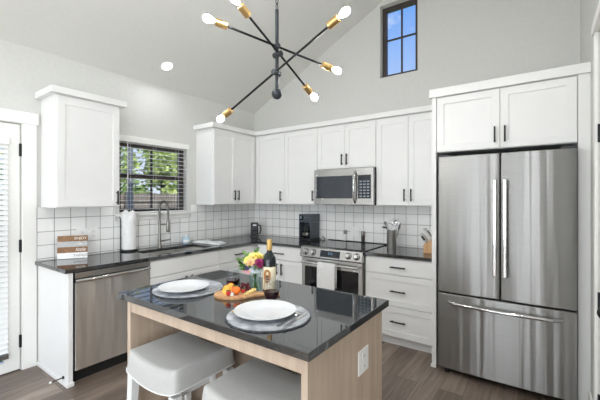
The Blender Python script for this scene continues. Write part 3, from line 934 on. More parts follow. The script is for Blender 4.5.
# ================================================================== island
IX0, IX1, IY0, IY1 = 1.618, 2.940, -2.870, -2.105
IT, IB = .914, .880
t = thing('kitchen_island', (2.27, -2.48, 0), 'taupe wood kitchen island body below a black granite top', 'island')
MB().box(2.885, 2.915, -2.840, -2.140, 0, IB).build('end_panel', 'island', t, bev=.002)
MB().box(1.658, 1.690, -2.835, -2.145, 0, IB).build('end_panel', 'island', t, bev=.002)
MB().box(1.691, 2.884, -2.830, -2.808, .805, IB).build('apron', 'island', t, bev=.002)
MB().box(1.691, 2.884, -2.460, -2.440, 0, IB - .001).build('back_panel', 'islandin', t)
MB().box(1.691, 2.884, -2.4395, -2.165, .08, IB - .001).build('cabinet_body', 'island', t)
for a, b in ((1.69, 2.085), (2.085, 2.485), (2.485, 2.88)):
    m = MB(); g = .002
    d = m.box(a + g, b - g, -2.1645, -2.146, .085, .870).build('door', 'island', t, bev=.002)
# outlet on the island end
def outlet(axn, c, lb, parent_w=.072, h=.116, two=True):
    """cover plate on plane: axn = +x (left wall), -y (back wall) or +x island"""
    cx, cy, cz = c
    t = thing('outlet', c, lb, 'outlet')
    if axn == 'x':
        MB().box(cx + .0003, cx + .006, cy - parent_w / 2, cy + parent_w / 2, cz - h / 2, cz + h / 2).build('cover_plate', 'white', t, bev=.002)
        for s in (-1, 1):
            MB().box(cx + .006, cx + .0085, cy - .017, cy + .017, cz + s * .024 - .016, cz + s * .024 + .016).build('receptacle', 'grout', t, bev=.002)
            m = MB()
            for q in (-.006, .006): m.box(cx + .0085, cx + .0089, cy + q - .001, cy + q + .001, cz + s * .024 - .005, cz + s * .024 + .006)
            m.build('slot', 'darkgap', t)
    else:
        MB().box(cx - parent_w / 2, cx + parent_w / 2, cy - .006, cy - .0003, cz - h / 2, cz + h / 2).build('cover_plate', 'white', t, bev=.002)
        for s in (-1, 1):
            MB().box(cx - .017, cx + .017, cy - .0085, cy - .006, cz + s * .024 - .016, cz + s * .024 + .016).build('receptacle', 'grout', t, bev=.002)
    return t
outlet('x', (2.915, -2.378, .692), 'white outlet plate on the end panel of the island', .108, .112)
outlet('x', (TT, -2.405, 1.105), 'white outlet plate on the tile directly above the wooden sign', .10, .118)
outlet('x', (TT, -2.305, 1.108), 'white outlet plate on the tile between wooden sign and paper towels', .085, .122)
outlet('x', (TT, -.760, 1.110), 'white outlet plate on the left tile between window and corner')
outlet('y', (1.70, -TT, 1.04), 'white outlet plate on the back tile between the salt and pepper grinders', .11, .118)
tag(MB().box(IX0, IX1, IY0, IY1, IB + .0005, IT).build('island_countertop', 'granite', origin=(2.27, -2.48, IB), bev=.003),
    'polished black granite slab on top of the island', 'countertop')

# ================================================================== stools
def make_stool(cx, cy):
    t = thing('counter_stool', (cx, cy, 0), 'grey upholstered saddle stool with white legs at the left end of the island', 'stool', 'saddle stools along the island')
    hx, hy = .222, .202
    nx, ny = 22, 20
    m = MB()
    V = {}
    def sag(u): return .038 * (1 - u * u) ** 1.0
    def pt(u, v, top):
        # rounded-square plan
        x = hx * u; y = hy * v
        r = .035
        ax_, ay_ = abs(x) - (hx - r), abs(y) - (hy - r)
        if ax_ > 0 and ay_ > 0:
            L = max(ax_, ay_); d = math.hypot(ax_, ay_)
            ax_, ay_ = ax_ * L / d, ay_ * L / d
            x = math.copysign(hx - r + ax_, x); y = math.copysign(hy - r + ay_, y)
        base = .532 - sag(u)
        if not top: return (x, y, base)
        edge = max(abs(u), abs(v))
        puff = .112 + .010 * (1 - u ** 2) * (1 - v ** 2)
        k = max(0.0, (edge - .86) / .14)
        fall = .045 * (1 - math.sqrt(max(0, 1 - k * k)))
        sh = 1 - .03 * k * k
        return (x * sh, y * sh, base + puff - fall)
    lin_ = lambda n: [-math.cos(PI * i / n) * .5 * 1.0 + (2 * i / n - 1) * .5 for i in range(n + 1)]
    U, Vv = lin_(nx), lin_(ny)
    top = [[m.bm.verts.new(Vector((cx, cy, 0)) + Vector(pt(u, v, True))) for v in Vv] for u in U]
    bot = [[m.bm.verts.new(Vector((cx, cy, 0)) + Vector(pt(u, v, False))) for v in Vv] for u in U]
    for i in range(nx):
        for j in range(ny):
            m.bm.faces.new((top[i][j], top[i + 1][j], top[i + 1][j + 1], top[i][j + 1]))
            m.bm.faces.new((bot[i][j], bot[i][j + 1], bot[i + 1][j + 1], bot[i + 1][j]))
    for i in range(nx):
        for j in (0, ny): m.bm.faces.new((top[i][j], top[i + 1][j], bot[i + 1][j], bot[i][j]))
    for j in range(ny):
        for i in (0, nx): m.bm.faces.new((top[i][j], top[i][j + 1], bot[i][j + 1], bot[i][j]))
    seat = m.build('seat', 'fabric', t, smooth=70)
    # white piping round the lower edge
    loop = [pt(u, -1, False) for u in U] + [pt(1, v, False) for v in Vv[1:]] + [pt(u, 1, False) for u in U[::-1][1:]] + [pt(-1, v, False) for v in Vv[::-1][1:]]
    MB().tube([Vector((cx + x * 1.004, cy + y * 1.004, z + .003)) for x, y, z in loop], .0032, 8).build('piping', 'stoolwhite', seat, smooth=60)
    fr = MB()
    for s in (-1, 1):
        fr.box(cx - .15, cx + .15, cy + s * .10 - .011, cy + s * .10 + .011, .44, .492)
        fr.box(cx + s * .11 - .011, cx + s * .11 + .011, cy - .089, cy + .089, .44, .492)
    fr.build('seat_frame', 'stoolwhite', t, bev=.003)
    for sx in (-1, 1):
        for sy in (-1, 1):
            l = MB()
            tx, ty, bx, by = cx + sx * .186, cy + sy * .168, cx + sx * .206, cy + sy * .186
            a = [l.bm.verts.new((tx + q * .023, ty + w * .023, .506)) for q, w in ((-1, -1), (1, -1), (1, 1), (-1, 1))]
            b = [l.bm.verts.new((bx + q * .017, by + w * .017, 0)) for q, w in ((-1, -1), (1, -1), (1, 1), (-1, 1))]
            l.bm.faces.new(a); l.bm.faces.new(b[::-1])
            for q in range(4): l.bm.faces.new((a[q], b[q], b[(q + 1) % 4], a[(q + 1) % 4]))
            l.build('leg', 'stoolwhite', t, bev=.003)
    for sy in (-1, 1): MB().box(cx - .175, cx + .175, cy + sy * .180 - .009, cy + sy * .180 + .009, .16, .19).build('stretcher', 'stoolwhite', t, bev=.003)
    for sx in (-1, 1): MB().box(cx + sx * .198 - .009, cx + sx * .198 + .009, cy - .165, cy + .165, .20, .23).build('stretcher', 'stoolwhite', t, bev=.003)
    return t
st = make_stool(1.985, -2.705)
dup(st, (.615, .0, 0), 'grey upholstered saddle stool with white legs nearest the outlet end of the island', 'saddle stools along the island')

# ================================================================== chandelier
CX, CY = 2.400, -2.385
t = thing('chandelier', (CX, CY, 2.03), 'black and brass six-bulb rod chandelier hanging over the island', 'chandelier')
zt = zr - .5 * (CX - RIDGE)
MB().lathe([(0, 0), (.06, 0), (.06, -.02), (.02, -.035), (0, -.035)], (CX, CY, zt - .014), 24).build('canopy', 'charcoal', t, smooth=40)
ch = MB()
z = 2.52; kq = 0
while z < zt - .05:
    pts = []
    for i in range(9):
        a = 2 * PI * i / 8
        o_ = (math.cos(a) * .008, math.sin(a) * .021)
        pts.append((CX + (o_[0] if kq % 2 else 0), CY + (0 if kq % 2 else o_[0]), z + o_[1]))
    ch.tube(pts, .0028, 6, cap=False)
    z += .035; kq += 1
ch.build('chain', 'charcoal', t, smooth=60)
MB().cyl((CX, CY, 2.06), (CX, CY, 2.505), .010).build('stem', 'charcoal', t, smooth=40)
MB().ball((CX, CY, 2.036), .030, seg=24).build('finial_ball', 'charcoal', t, smooth=60)
for v, zc, off in ((Vector((-.202, -.308, .082)), 2.299, -.004), (Vector((-.030, -.303, .167)), 2.254, .018), (Vector((.426, .008, .198)), 2.151, .018)):
    c0 = Vector((CX, CY, zc))
    n = v.normalized()
    side = n.cross(Vector((0, 0, 1))).normalized()
    if side.dot(Vector((.58, -.815, 0))) < 0: side = -side
    c1_ = c0 + side * abs(off) 
    L = v.length
    arm = MB().cyl(c1_ - n * (L - .095), c1_ + n * (L - .095), .0062, seg=12).build('arm', 'black', t, smooth=40)
    MB().cyl(c0 - side * .022, c1_ + side * .016, .015, seg=16).build('clamp', 'charcoal', arm, smooth=40)
    for s in (-1, 1):
        MB().lathe([(0, 0), (.011, 0), (.020, .006), (.020, .066), (.016, .066), (.016, .03), (0, .03)], c1_ + n * s * (L - .100), 20, axis=n * s).build('socket', 'brass', arm, smooth=40)
        MB().lathe([(0, 0), (.012, .002), (.013, .020), (.019, .030), (.024, .044), (.0255, .056), (.022, .070), (.013, .079), (0, .082)], c1_ + n * s * (L - .045), 20, axis=n * s).build('bulb', 'bulbglass', arm, smooth=60)
        MB().lathe([(0, .014), (.009, .022), (.016, .038), (.0195, .052), (.0165, .066), (.009, .074), (0, .076)], c1_ + n * s * (L - .045), 16, axis=n * s).build('glowing_core', 'bulb', arm, smooth=60)

# recessed ceiling lights
CAN, CAN_FILL_NEAR, CAN_FILL_FAR = 3.0, 5.0, 22.0
def downlight(x, y, label, power, group='recessed ceiling lights'):
    if x < RIDGE: z = EAVE + SL * x; nrm = Vector((SL, 0, -1)).normalized()
    else: z = zr - SL * (x - RIDGE); nrm = Vector((-SL, 0, -1)).normalized()
    t = thing('recessed_light', (x, y, z), label, 'ceiling light', group)
    c = Vector((x, y, z))
    MB().lathe([(.056, 0.0002), (.066, .0002), (.065, .005), (.056, .006), (.056, .0002)], c, 28, axis=nrm).build('trim_ring', 'white', t, smooth=40)
    MB().lathe([(0, .003), (.056, .003), (.056, .0005), (0, .0005)], c, 28, axis=nrm).build('lens', 'downlight', t, smooth=40)
    l = bpy.data.lights.new('downlight_lamp', 'AREA')
    l.shape = 'DISK'; l.size = .11; l.energy = power; l.color = (.95, .97, 1.0)
    lo = bpy.data.objects.new('downlight_lamp', l)
    lo.location = nrm * .012
    lo.rotation_euler = nrm.to_track_quat('-Z', 'Y').to_euler()
    S.collection.objects.link(lo); lo.parent = t
downlight(.280, -1.674, 'lit recessed ceiling light above the sink window', CAN)
for x, y in ((3.45, -1.95), (3.45, -3.7), (.45, -3.8), (.45, -5.6), (3.4, -5.6), (.45, -7.8), (3.4, -7.8)):  # unseen ceiling lights added to brighten the room
    downlight(x, y, 'added fill light out of view, set in the vaulted ceiling', CAN_FILL_FAR if y < -5 else (CAN_FILL_NEAR if y < -3 else CAN))

# ================================================================== blinds
t = thing('window_blind', (-.03, (WY0 + WY1) / 2, WZ0), 'white faux-wood slat blind in the sink window', 'blind')
MB().box(-.055, .016, WY0 - .012, WY1 + .02, 2.058, 2.122).build('valance', 'trim', t, bev=.003)
m = MB(); n = 0
z = WZ0 + .045
while z < 2.05:
    m.box(-.056, -.006, WY0 + .006, WY1 - .006, z - .0013, z + .0013)
    z += .0475; n += 1
m.build('slats', 'white', t)
MB().box(-.056, -.006, WY0 + .006, WY1 - .006, WZ0 + .002, WZ0 + .016).build('bottom_rail', 'white', t, bev=.003)
m = MB()
for yy in (WY0 + .12, (WY0 + WY1) / 2, WY1 - .12):
    for xx in (-.0575, -.0045): m.cyl((xx, yy, WZ0 + .01), (xx, yy, 2.06), .0012, seg=6)
m.build('ladder_cords', 'white', t)
MB().cyl((.004, WY0 + .085, 1.52), (.004, WY0 + .085, 2.058), .005, seg=8).build('tilt_wand', 'white', t)
t = thing('door_blind', (.02, DY0 + .43, .12), 'white slat blind mounted on the glass of the left door', 'blind')
MB().box(-.0075, .038, DY0 + .085, DY1 - .085, 1.895, 1.965).build('headrail', 'trim', t, bev=.003)
m = MB(); z = .20
while z < 1.90:
    m.prism([(-.004, DY0 + .09, z + .018), (-.002, DY0 + .09, z + .019), (.030, DY0 + .09, z - .015), (.028, DY0 + .09, z - .016)], (0, DY1 - DY0 - .18, 0))
    z += .042
m.build('slats', 'white', t)
MB().box(-.006, .030, DY0 + .09, DY1 - .088, .135, .172).build('bottom_rail', 'nickel', t, bev=.003)

# door stop on the end panel
t = thing('door_stop', (.555, -2.77, .06), 'small spring door stop on the base of the white end panel', 'door stop')
MB().cyl((.555, -2.7555, .055), (.555, -2.764, .055), .012).build('base', 'black', t, smooth=40)
MB().tube([(.555, -2.762, .055), (.553, -2.81, .052), (.551, -2.838, .050)], .005, 8).build('spring', 'charcoal', t, smooth=60)
MB().cyl((.551, -2.836, .050), (.550, -2.850, .049), .008).build('rubber_tip', 'white', t, smooth=40)

# ================================================================== things on the counter
# wooden sign
def sign():
    t = thing('wooden_sign', (.145, -2.54, CT), 'small striped brown, grey and white wooden sign leaning by the tile', 'sign')
    lean = math.radians(6)
    def fr(u, v, w):      # u along the sign (to the right), v up, w out of its face
        base = Vector((.088, -2.640, CT + .0025)); along = Vector((.112, .2025, 0)).normalized(); out = Vector((along.y, -along.x, 0))
        up = (Vector((0, 0, 1)) * math.cos(lean) - out * math.sin(lean))
        nn = out * math.cos(lean) + Vector((0, 0, 1)) * math.sin(lean)
        return base + along * u + up * v + nn * w, along, up, nn
    rows = [('signwhite', 0, .052, 'THINGS', 'gtext', .030, .0), ('signbrown', .053, .104, 'little', 'ltext', .044, .3), ('signgrey', .105, .153, 'the', 'ltext', .024, .2), ('signbrown', .154, .206, 'ENJOY', 'ltext', .032, .0)]
    for mat, v0, v1, tx, tm, sz, sh in rows:
        pts = [fr(0, v0, 0)[0], fr(.232, v0, 0)[0], fr(.232, v1, 0)[0], fr(0, v1, 0)[0]]
        nn = fr(0, 0, 0)[3]
        pl = MB().prism(pts, nn * -.016).build('plank', mat, t, bev=.001)
        p, a, u, n = fr(.176, (v0 + v1) / 2, .0006)
        m4 = Matrix(((a.x, u.x, n.x, p.x), (a.y, u.y, n.y, p.y), (a.z, u.z, n.z, p.z), (0, 0, 0, 1)))
        text(tx, sz, tm, m4, pl, shear=sh)
    p1 = [fr(.05, .0, -.017)[0], fr(.06, .0, -.017)[0], fr(.06, .16, -.017)[0], fr(.05, .16, -.017)[0]]
    MB().prism(p1, fr(0, 0, 0)[3] * -.008).build('back_batten', 'signbrown', t)
sign()
# paper towel roll and holder
px, py = .095, -1.995
t = thing('paper_towel_holder', (px, py, CT), 'black paper towel holder on the counter below the window', 'holder')
MB().lathe([(0, 0), (.085, 0), (.085, .014), (.07, .019), (0, .019)], (px, py, CT + .0003), 28).build('base', 'black', t, smooth=40)
MB().cyl((px, py, CT + .018), (px, py, CT + .375), .006).build('rod', 'black', t, smooth=40)
ph = Vector((-.60, -.80, 0)) * .079
MB().tube([(px + ph.x, py + ph.y, CT + .012), (px + ph.x, py + ph.y, CT + .335), (px + ph.x - .006, py + ph.y - .008, CT + .355)], .005, 8).build('side_arm', 'black', t, smooth=50)
t = thing('paper_towel_roll', (px, py, CT + .02), 'white paper towel roll with a crumpled top on the black holder', 'paper towel')
MB().lathe([(.020, 0), (.066, 0), (.066, .29), (.020, .29), (.020, 0)], (px, py, CT + .0195), 32).build('roll', 'paper', t, smooth=40)
P = []
random.seed(3)
for i in range(7):
    row = []
    rr = (.066, .071, .068, .058, .042, .024, .006)[i]
    hh = (.27, .300, .335, .372, .385, .360, .350)[i]
    for k_ in range(21):
        a = 2 * PI * k_ / 20
        w = 1 + .20 * math.sin(a * 3 + i * .4) * (i > 1) + .10 * math.sin(a * 7 + 2 * i) * (i > 1)
        row.append((px + rr * w * math.cos(a), py + rr * w * math.sin(a), CT + .0195 + hh + .020 * math.sin(a * 2 + .8) * (i > 1)))
    P.append(row)
o = MB().patch(P).build('loose_sheet', 'paper', t, smooth=60)
# pale blue bottle by the sink
bx, by = .125, -1.320
t = thing('soap_bottle', (bx, by, CT), 'small pale blue round bottle on the counter behind the sink', 'bottle')
MB().lathe([(0, 0), (.034, 0), (.045, .012), (.048, .038), (.044, .066), (.030, .084), (.014, .090), (0, .090)], (bx, by, CT + .0003), 24).build('bottle', 'soapblue', t, smooth=50)
MB().lathe([(0, 0), (.013, 0), (.013, .014), (.008, .018), (0, .018)], (bx, by, CT + .090), 16).build('cap', 'white', t, smooth=40)
MB().lathe([(.0472, .0), (.0486, .016), (.0478, .03)], (bx, by, CT + .022), 24, a0=-1.3, a1=.4).build('label', 'signwhite', t)
# folded dish towel
P = []
for i in range(13):
    row = []
    for j in range(13):
        f, g = i / 12, j / 12
        x = .10 + .47 * f - .05 * g; y = -1.215 + .16 * g + .02 * f
        e = min(f, g, 1 - f, 1 - g)
        zz = CT + .0045 + .020 * min(1, e * 9) + .005 * math.sin(f * 13 + g * 4) * min(1, e * 5)
        row.append((x, y, zz))
    P.append(row)
o = MB().patch(P).build('dish_towel', 'dishtowel', origin=(.3, -1.13, CT), smooth=60)
sd = o.modifiers.new('thick', 'SOLIDIFY'); sd.thickness = .008; sd.offset = -.0
sd.thickness = .007
tag(o, 'folded grey and white towel lying on the counter right of the sink', 'towel')
# small black appliance in the corner
t = thing('small_appliance', (.245, -.245, CT), 'small black countertop appliance with side handle in the corner', 'appliance')
rz = Matrix.Translation((.235, -.245, CT)) @ Matrix.Rotation(math.radians(40), 4, 'Z')
def lb(b): return MB().box(*b).xf(rz)
lb((-.058, .058, -.055, .055, .0003, .022)).build('base', 'blackp', t, bev=.006)
lb((-.052, .052, -.045, .050, .0225, .20)).build('housing', 'blackp', t, bev=.012)
MB().lathe([(0, 0), (.024, 0), (.026, .004), (.018, .010), (0, .010)], (0, -.0452, .095), 20, axis=(0, -1, 0)).xf(rz).build('dial', 'charcoal', t, smooth=40)
lb((-.02, .03, -.0475, -.0452, .155, .172)).build('badge', 'sticker', t)
MB().tube([(.050, 0, .165), (.085, 0, .155), (.092, 0, .10), (.080, 0, .045), (.052, 0, .035)], .009, 8).xf(rz).build('handle', 'blackp', t, smooth=60)
# coffee maker
t = thing('coffee_maker', (1.15, -.2, CT), 'dark grey drip coffee maker left of the cooktop', 'coffee maker')
ca, cb_, cf, cbk = 1.030, 1.212, -.262, -.045
MB().box(ca, cb_, cf, cbk, CT + .0003, CT + .034).build('base', 'blackp', t, bev=.005)
m = MB(); m.box(ca, cb_, cf + .115, cbk, CT + .0345, CT + .235); m.build('water_tank', 'coffee', t, bev=.006)
hd_ = MB().box(ca, cb_, cf, cbk, CT + .236, CT + .342).build('brew_head', 'coffee', t, bev=.006)
m = MB(); m.box(ca + .012, ca + .075, cf - .002, cf + .001, CT + .262, CT + .325); m.build('display', 'display', hd_)
m = MB(); m.box(ca + .020, ca + .045, cf - .0032, cf - .0021, CT + .285, CT + .315); m.build('label', 'keys', hd_)
for q in range(3): MB().cyl((ca + .095 + q * .025, cf - .004, CT + .30), (ca + .095 + q * .025, cf + .001, CT + .30), .008).build('button', 'nickel', hd_, smooth=40)
MB().box(ca, ca + .012, cf + .001, cf + .114, CT + .0345, CT + .2355).build('side_wall', 'coffee', t, bev=.003)
MB().box(cb_ - .012, cb_, cf + .001, cf + .114, CT + .0345, CT + .2355).build('side_wall', 'coffee', t, bev=.003)
cc = ((ca + cb_) / 2, cf + .052, CT + .0345)
cf_ = MB().lathe([(0, .001), (.045, .001), (.056, .02), (.058, .06), (.046, .10), (.034, .115), (.036, .125)], cc, 24).build('carafe', 'carafe', t, smooth=60)
MB().lathe([(.0465, .098), (.037, .126), (.038, .14), (.02, .150), (0, .150)], cc, 24).build('carafe_lid', 'blackp', cf_, smooth=40)
MB().lathe([(.0575, .030), (.0592, .036), (.0592, .066), (.0560, .072)], cc, 24).build('carafe_band', 'nickel', cf_, smooth=40)  # band heightened to stand in for bright reflections on the carafe glass
MB().tube([(cc[0] + .02, cc[1] - .035, cc[2] + .125), (cc[0] + .02, cc[1] - .072, cc[2] + .115), (cc[0] + .02, cc[1] - .078, cc[2] + .06), (cc[0] + .02, cc[1] - .056, cc[2] + .03)], .007, 8).build('carafe_handle', 'blackp', cf_, smooth=60)
pts = [(1.238, -.10, CT + .02), (1.262, -.085, CT + .012), (1.285, -.11, CT + .006), (1.310, -.15, CT + .006), (1.325, -.10, CT + .008), (1.300, -.06, CT + .03), (1.265, -.05, CT + .045), (1.248, -.045, CT + .05)]
MB().tube(pts, .0042, 8).build('power_cord', 'blackp', t, smooth=60)
# salt and pepper
ST = CT + .0175
for x, y, body, lbl, nm in ((1.585, -.034, 'salt', 'white-filled salt grinder with steel cap behind the cooktop', 'salt_grinder'), (1.826, -.034, 'pepper', 'dark-filled pepper grinder with steel cap behind the cooktop', 'pepper_grinder')):
    t = thing(nm, (x, y, ST), lbl, 'grinder')
    MB().lathe([(0, 0), (.020, 0), (.021, .003), (.021, .080), (0, .080)], (x, y, ST), 20).build('body', body, t, smooth=40)
    MB().lathe([(0, .0805), (.0215, .0805), (.0215, .125), (.019, .130), (0, .131)], (x, y, ST), 20).build('cap', 'nickel', t, smooth=40)
# utensil crock and utensils
ux, uy = 2.262, -.235
t = thing('utensil_crock', (ux, uy, CT), 'tall stainless utensil crock on the counter right of the cooktop', 'crock')
MB().lathe([(0, .0003), (.050, .0003), (.052, .004), (.052, .196), (.054, .200), (.050, .200), (.049, .008), (0, .008)], (ux, uy, CT), 28).build('canister', 'crock', t, smooth=40)
def utensil(kind, dx, dy, lean, hgt, az, lbl):
    b = Vector((ux + dx, uy + dy, CT + .012))
    d = Vector((math.cos(az) * math.sin(lean), math.sin(az) * math.sin(lean), math.cos(lean)))
    tip = b + d * hgt
    t = thing(kind, b, lbl, 'utensil')
    MB().tube([b, b + d * hgt * .5, tip], [.004, .004, .005], 8).build('shaft', 'chrome', t, smooth=50)
    q = Vector((0.35, -.9, .25)).normalized()
    if kind == 'ladle':
        MB().lathe([(0, 0), (.026, .006), (.041, .024), (.045, .04), (.043, .04), (.038, .026), (.024, .009), (0, .003)], tip + d * .02 - q * .02, 24, axis=q).build('bowl', 'chrome', t, smooth=60)
    elif kind == 'serving_spoon':
        MB().ball(tip + d * .03, .03, (1, .35, 1.5), rot=d.to_track_quat('Z', 'Y'), seg=16).build('bowl', 'chrome', t, smooth=60)
    elif kind == 'slotted_spoon':
        m = MB().ball(tip + d * .03, .032, (1.1, .3, 1.4), rot=d.to_track_quat('Z', 'Y'), seg=16); m.build('bowl', 'nickel', t, smooth=60)
    elif kind == 'spatula':
        m = MB(); m.box(-.034, .034, -.003, .003, 0, .085)
        m.xf(Matrix.Translation(tip) @ d.to_track_quat('Z', 'Y').to_matrix().to_4x4()); m.build('blade', 'blackp', t, bev=.004)
utensil('ladle', .006, -.005, .12, .25, 0.6, 'steel ladle with the round bowl turned up in the crock')
rv = Vector((.815, .579, 0))
p0 = Vector((ux, uy, CT + .012)) + rv * .02
p1 = Vector((ux, uy, CT + .205)) - rv * .030
p2 = p1 - rv * .022 + Vector((0, 0, .016))
t = thing('cooking_spoon', p0, 'dark cooking spoon pointing left over the rim of the crock', 'utensil')
MB().tube([p0, p1, p2], [.004, .004, .005], 8).build('shaft', 'chrome', t, smooth=50)
MB().ball(p2 - rv * .026 + Vector((0, 0, .006)), .03, (1.15, .8, .28), rot=Euler((0, .22, math.radians(35.4))).to_quaternion(), seg=16).build('bowl', 'blackp', t, smooth=60)
utensil('serving_spoon', -.010, .018, .30, .215, PI * .9, 'steel serving spoon leaning slightly left in the crock')
utensil('slotted_spoon', .022, .010, .26, .205, .1, 'grey slotted spoon leaning right in the utensil crock')
# knife block
t = thing('knife_block', (2.70, -.32, CT), 'light wood knife block on the counter beside the refrigerator panel', 'knife block')
P = [(2.640, CT + .0003), (2.770, CT + .0003), (2.800, CT + .115), (2.745, CT + .165), (2.640, CT + .085)]
MB().prism([(x, -.385, z) for x, z in P], (0, .115, 0)).build('block', 'blockwood', t, bev=.005)
kd = Vector((-.42, -.05, .62)).normalized()
k_i = 0
for q in range(3):
    for r in range(2):
        b0 = Vector((2.663 + r * .045, -.365 + q * .037, CT + .085 + .08 * (.023 + r * .045) / .105 + .004))
        L = .125 if r else .10
        t = thing('kitchen_knife', b0, 'steel-handled kitchen knife in the wood block, %s row, %s' % (('lower', 'upper')[r], ('nearest the counter edge', 'in the middle', 'nearest the tile')[q]), 'knife', 'knives in the block')
        MB().tube([b0 - kd * .002, b0 + kd * L * .3, b0 + kd * L * .8, b0 + kd * L], [.0085, .010, .0095, .011], 8).build('handle', 'crock', t, smooth=50)
        MB().tube([b0 + kd * L * .25, b0 + kd * L * .75], .0106, 8).build('grip', 'blackp' if (q + r) % 3 == 0 else 'crock', t, smooth=50)

# ================================================================== table setting on the island
IZ = IT + .0003
def slate_mat(cx, cy, r, lbl):
    random.seed(int(cx * 1000))
    n = 72
    def ring(k0, lo, hi): return [(cx + r * (k0 + random.uniform(lo, hi)) * math.cos(2 * PI * i / n), cy + r * (k0 + random.uniform(lo, hi)) * math.sin(2 * PI * i / n), IZ) for i in range(n)]
    t = thing('placemat', (cx, cy, IZ), lbl, 'placemat', 'round slate placemats')
    MB().prism(ring(.99, -.016, .016), (0, 0, .0045)).build('chipped_edge', 'slatedark', t)
    top = [(x, y, IZ + .0046) for x, y, z in ring(.962, -.012, .012)]
    MB().prism(top, (0, 0, .0024)).build('slab', 'slate', t)
def dinner_plate(cx, cy, lbl):
    z = IZ + .0072
    prof = [(0, .0), (.072, .0), (.080, .003), (.108, .010), (.136, .019), (.142, .022), (.143, .0245), (.139, .0245), (.108, .0150), (.084, .0090), (.076, .0065), (0, .0065)]
    o = MB().lathe(prof, (cx, cy, z), 48).build('dinner_plate', 'plate', origin=(cx, cy, z), smooth=50)
    tag(o, lbl, 'plate', 'white dinner plates')
slate_mat(1.885, -2.585, .208, 'round dark slate placemat at the window end of the island')
slate_mat(2.582, -2.668, .196, 'round dark slate placemat at the outlet end of the island')
dinner_plate(1.898, -2.626, 'white round plate on the slate mat at the window end')
dinner_plate(2.566, -2.673, 'white round plate on the slate mat nearest the outlet end')
def cutlery(kind, p0, p1, z0, lbl, mat='chrome'):
    p0, p1 = Vector((*p0, z0)), Vector((*p1, z0))
    d = (p1 - p0).normalized(); n = Vector((-d.y, d.x, 0)); L = (p1 - p0).length
    t = thing(kind, p0, lbl, 'cutlery')
    def strip(prof):
        m = MB(); a = [p0 + d * (s * L) + n * w for s, w in prof] + [p0 + d * (s * L) - n * w for s, w in prof[::-1]]
        return m.prism(a, (0, 0, .003))
    if kind == 'table_knife':
        strip([(0, .006), (.05, .008), (.45, .007), (.52, .005)]).build('handle', mat, t, bev=.001)
        strip([(.521, .005), (.56, .009), (.9, .009), (.97, .006), (1, .002)]).build('blade', mat, t, bev=.001)
    elif kind == 'table_fork':
        strip([(0, .006), (.06, .008), (.3, .005), (.68, .0035), (.74, .010), (.80, .012)]).build('handle', mat, t, bev=.001)
        m = MB()
        for q in (-1.5, -.5, .5, 1.5):
            a, b = p0 + d * L * .80 + n * q * .0062, p0 + d * L + n * q * .0062
            m.tube([a + Vector((0, 0, .0015)), b + Vector((0, 0, .0025))], [.0018, .0012], 6)
        m.build('tines', mat, t, smooth=50)
    else:
        strip([(0, .006), (.06, .008), (.3, .005), (.68, .0035)]).build('handle', mat, t, bev=.001)
        c = p0 + d * L * .84
        MB().ball(c + Vector((0, 0, .004)), .02, (1.5, 1, .22), rot=d.to_track_quat('X', 'Z'), seg=16).build('bowl', mat, t, smooth=60)
MZ = IZ + .0076
cutlery('table_knife', (2.742, -2.765), (2.712, -2.545), MZ, 'steel table knife at the outer right of the front plate')
cutlery('table_spoon', (2.712, -2.765), (2.682, -2.560), MZ, 'steel table spoon between knife and front plate', 'chrome')
cutlery('table_fork', (2.425, -2.745), (2.400, -2.575), MZ, 'warm-toned table fork left of the front plate', 'gold')
cutlery('table_knife', (2.062, -2.655), (2.035, -2.475), MZ, 'steel table knife right of the window-end plate')
cutlery('table_fork', (1.735, -2.70), (1.705, -2.53), MZ, 'steel table fork left of the window-end plate')

def wine_glass(x, y, lbl, fill):
    t = thing('wine_glass', (x, y, IZ), lbl, 'glass')
    prof = [(0, .0), (.026, 0), (.034, .010), (.042, .035), (.043, .055), (.040, .085), (.035, .108)]
    o = MB().lathe(prof, (x, y, IZ), 28).build('bowl', 'clear', t, smooth=70)
    MB().lathe([(.0342, .1075), (.0352, .1085), (.0358, .1075), (.0350, .1065), (.0342, .1075)], (x, y, IZ), 28).build('rim', 'rimglass', t, smooth=60)
    MB().lathe([(0, .003), (.025, .003), (.032, .011), (.0395, .034), (.0405, fill), (0, fill)], (x, y, IZ), 28).build('wine', 'wine', t, smooth=50)
    return t
wine_glass(2.065, -2.400, 'stemless glass of red wine behind the fruit board', .046)
wine_glass(2.425, -2.462, 'stemless glass of red wine in front of the bottle', .046)
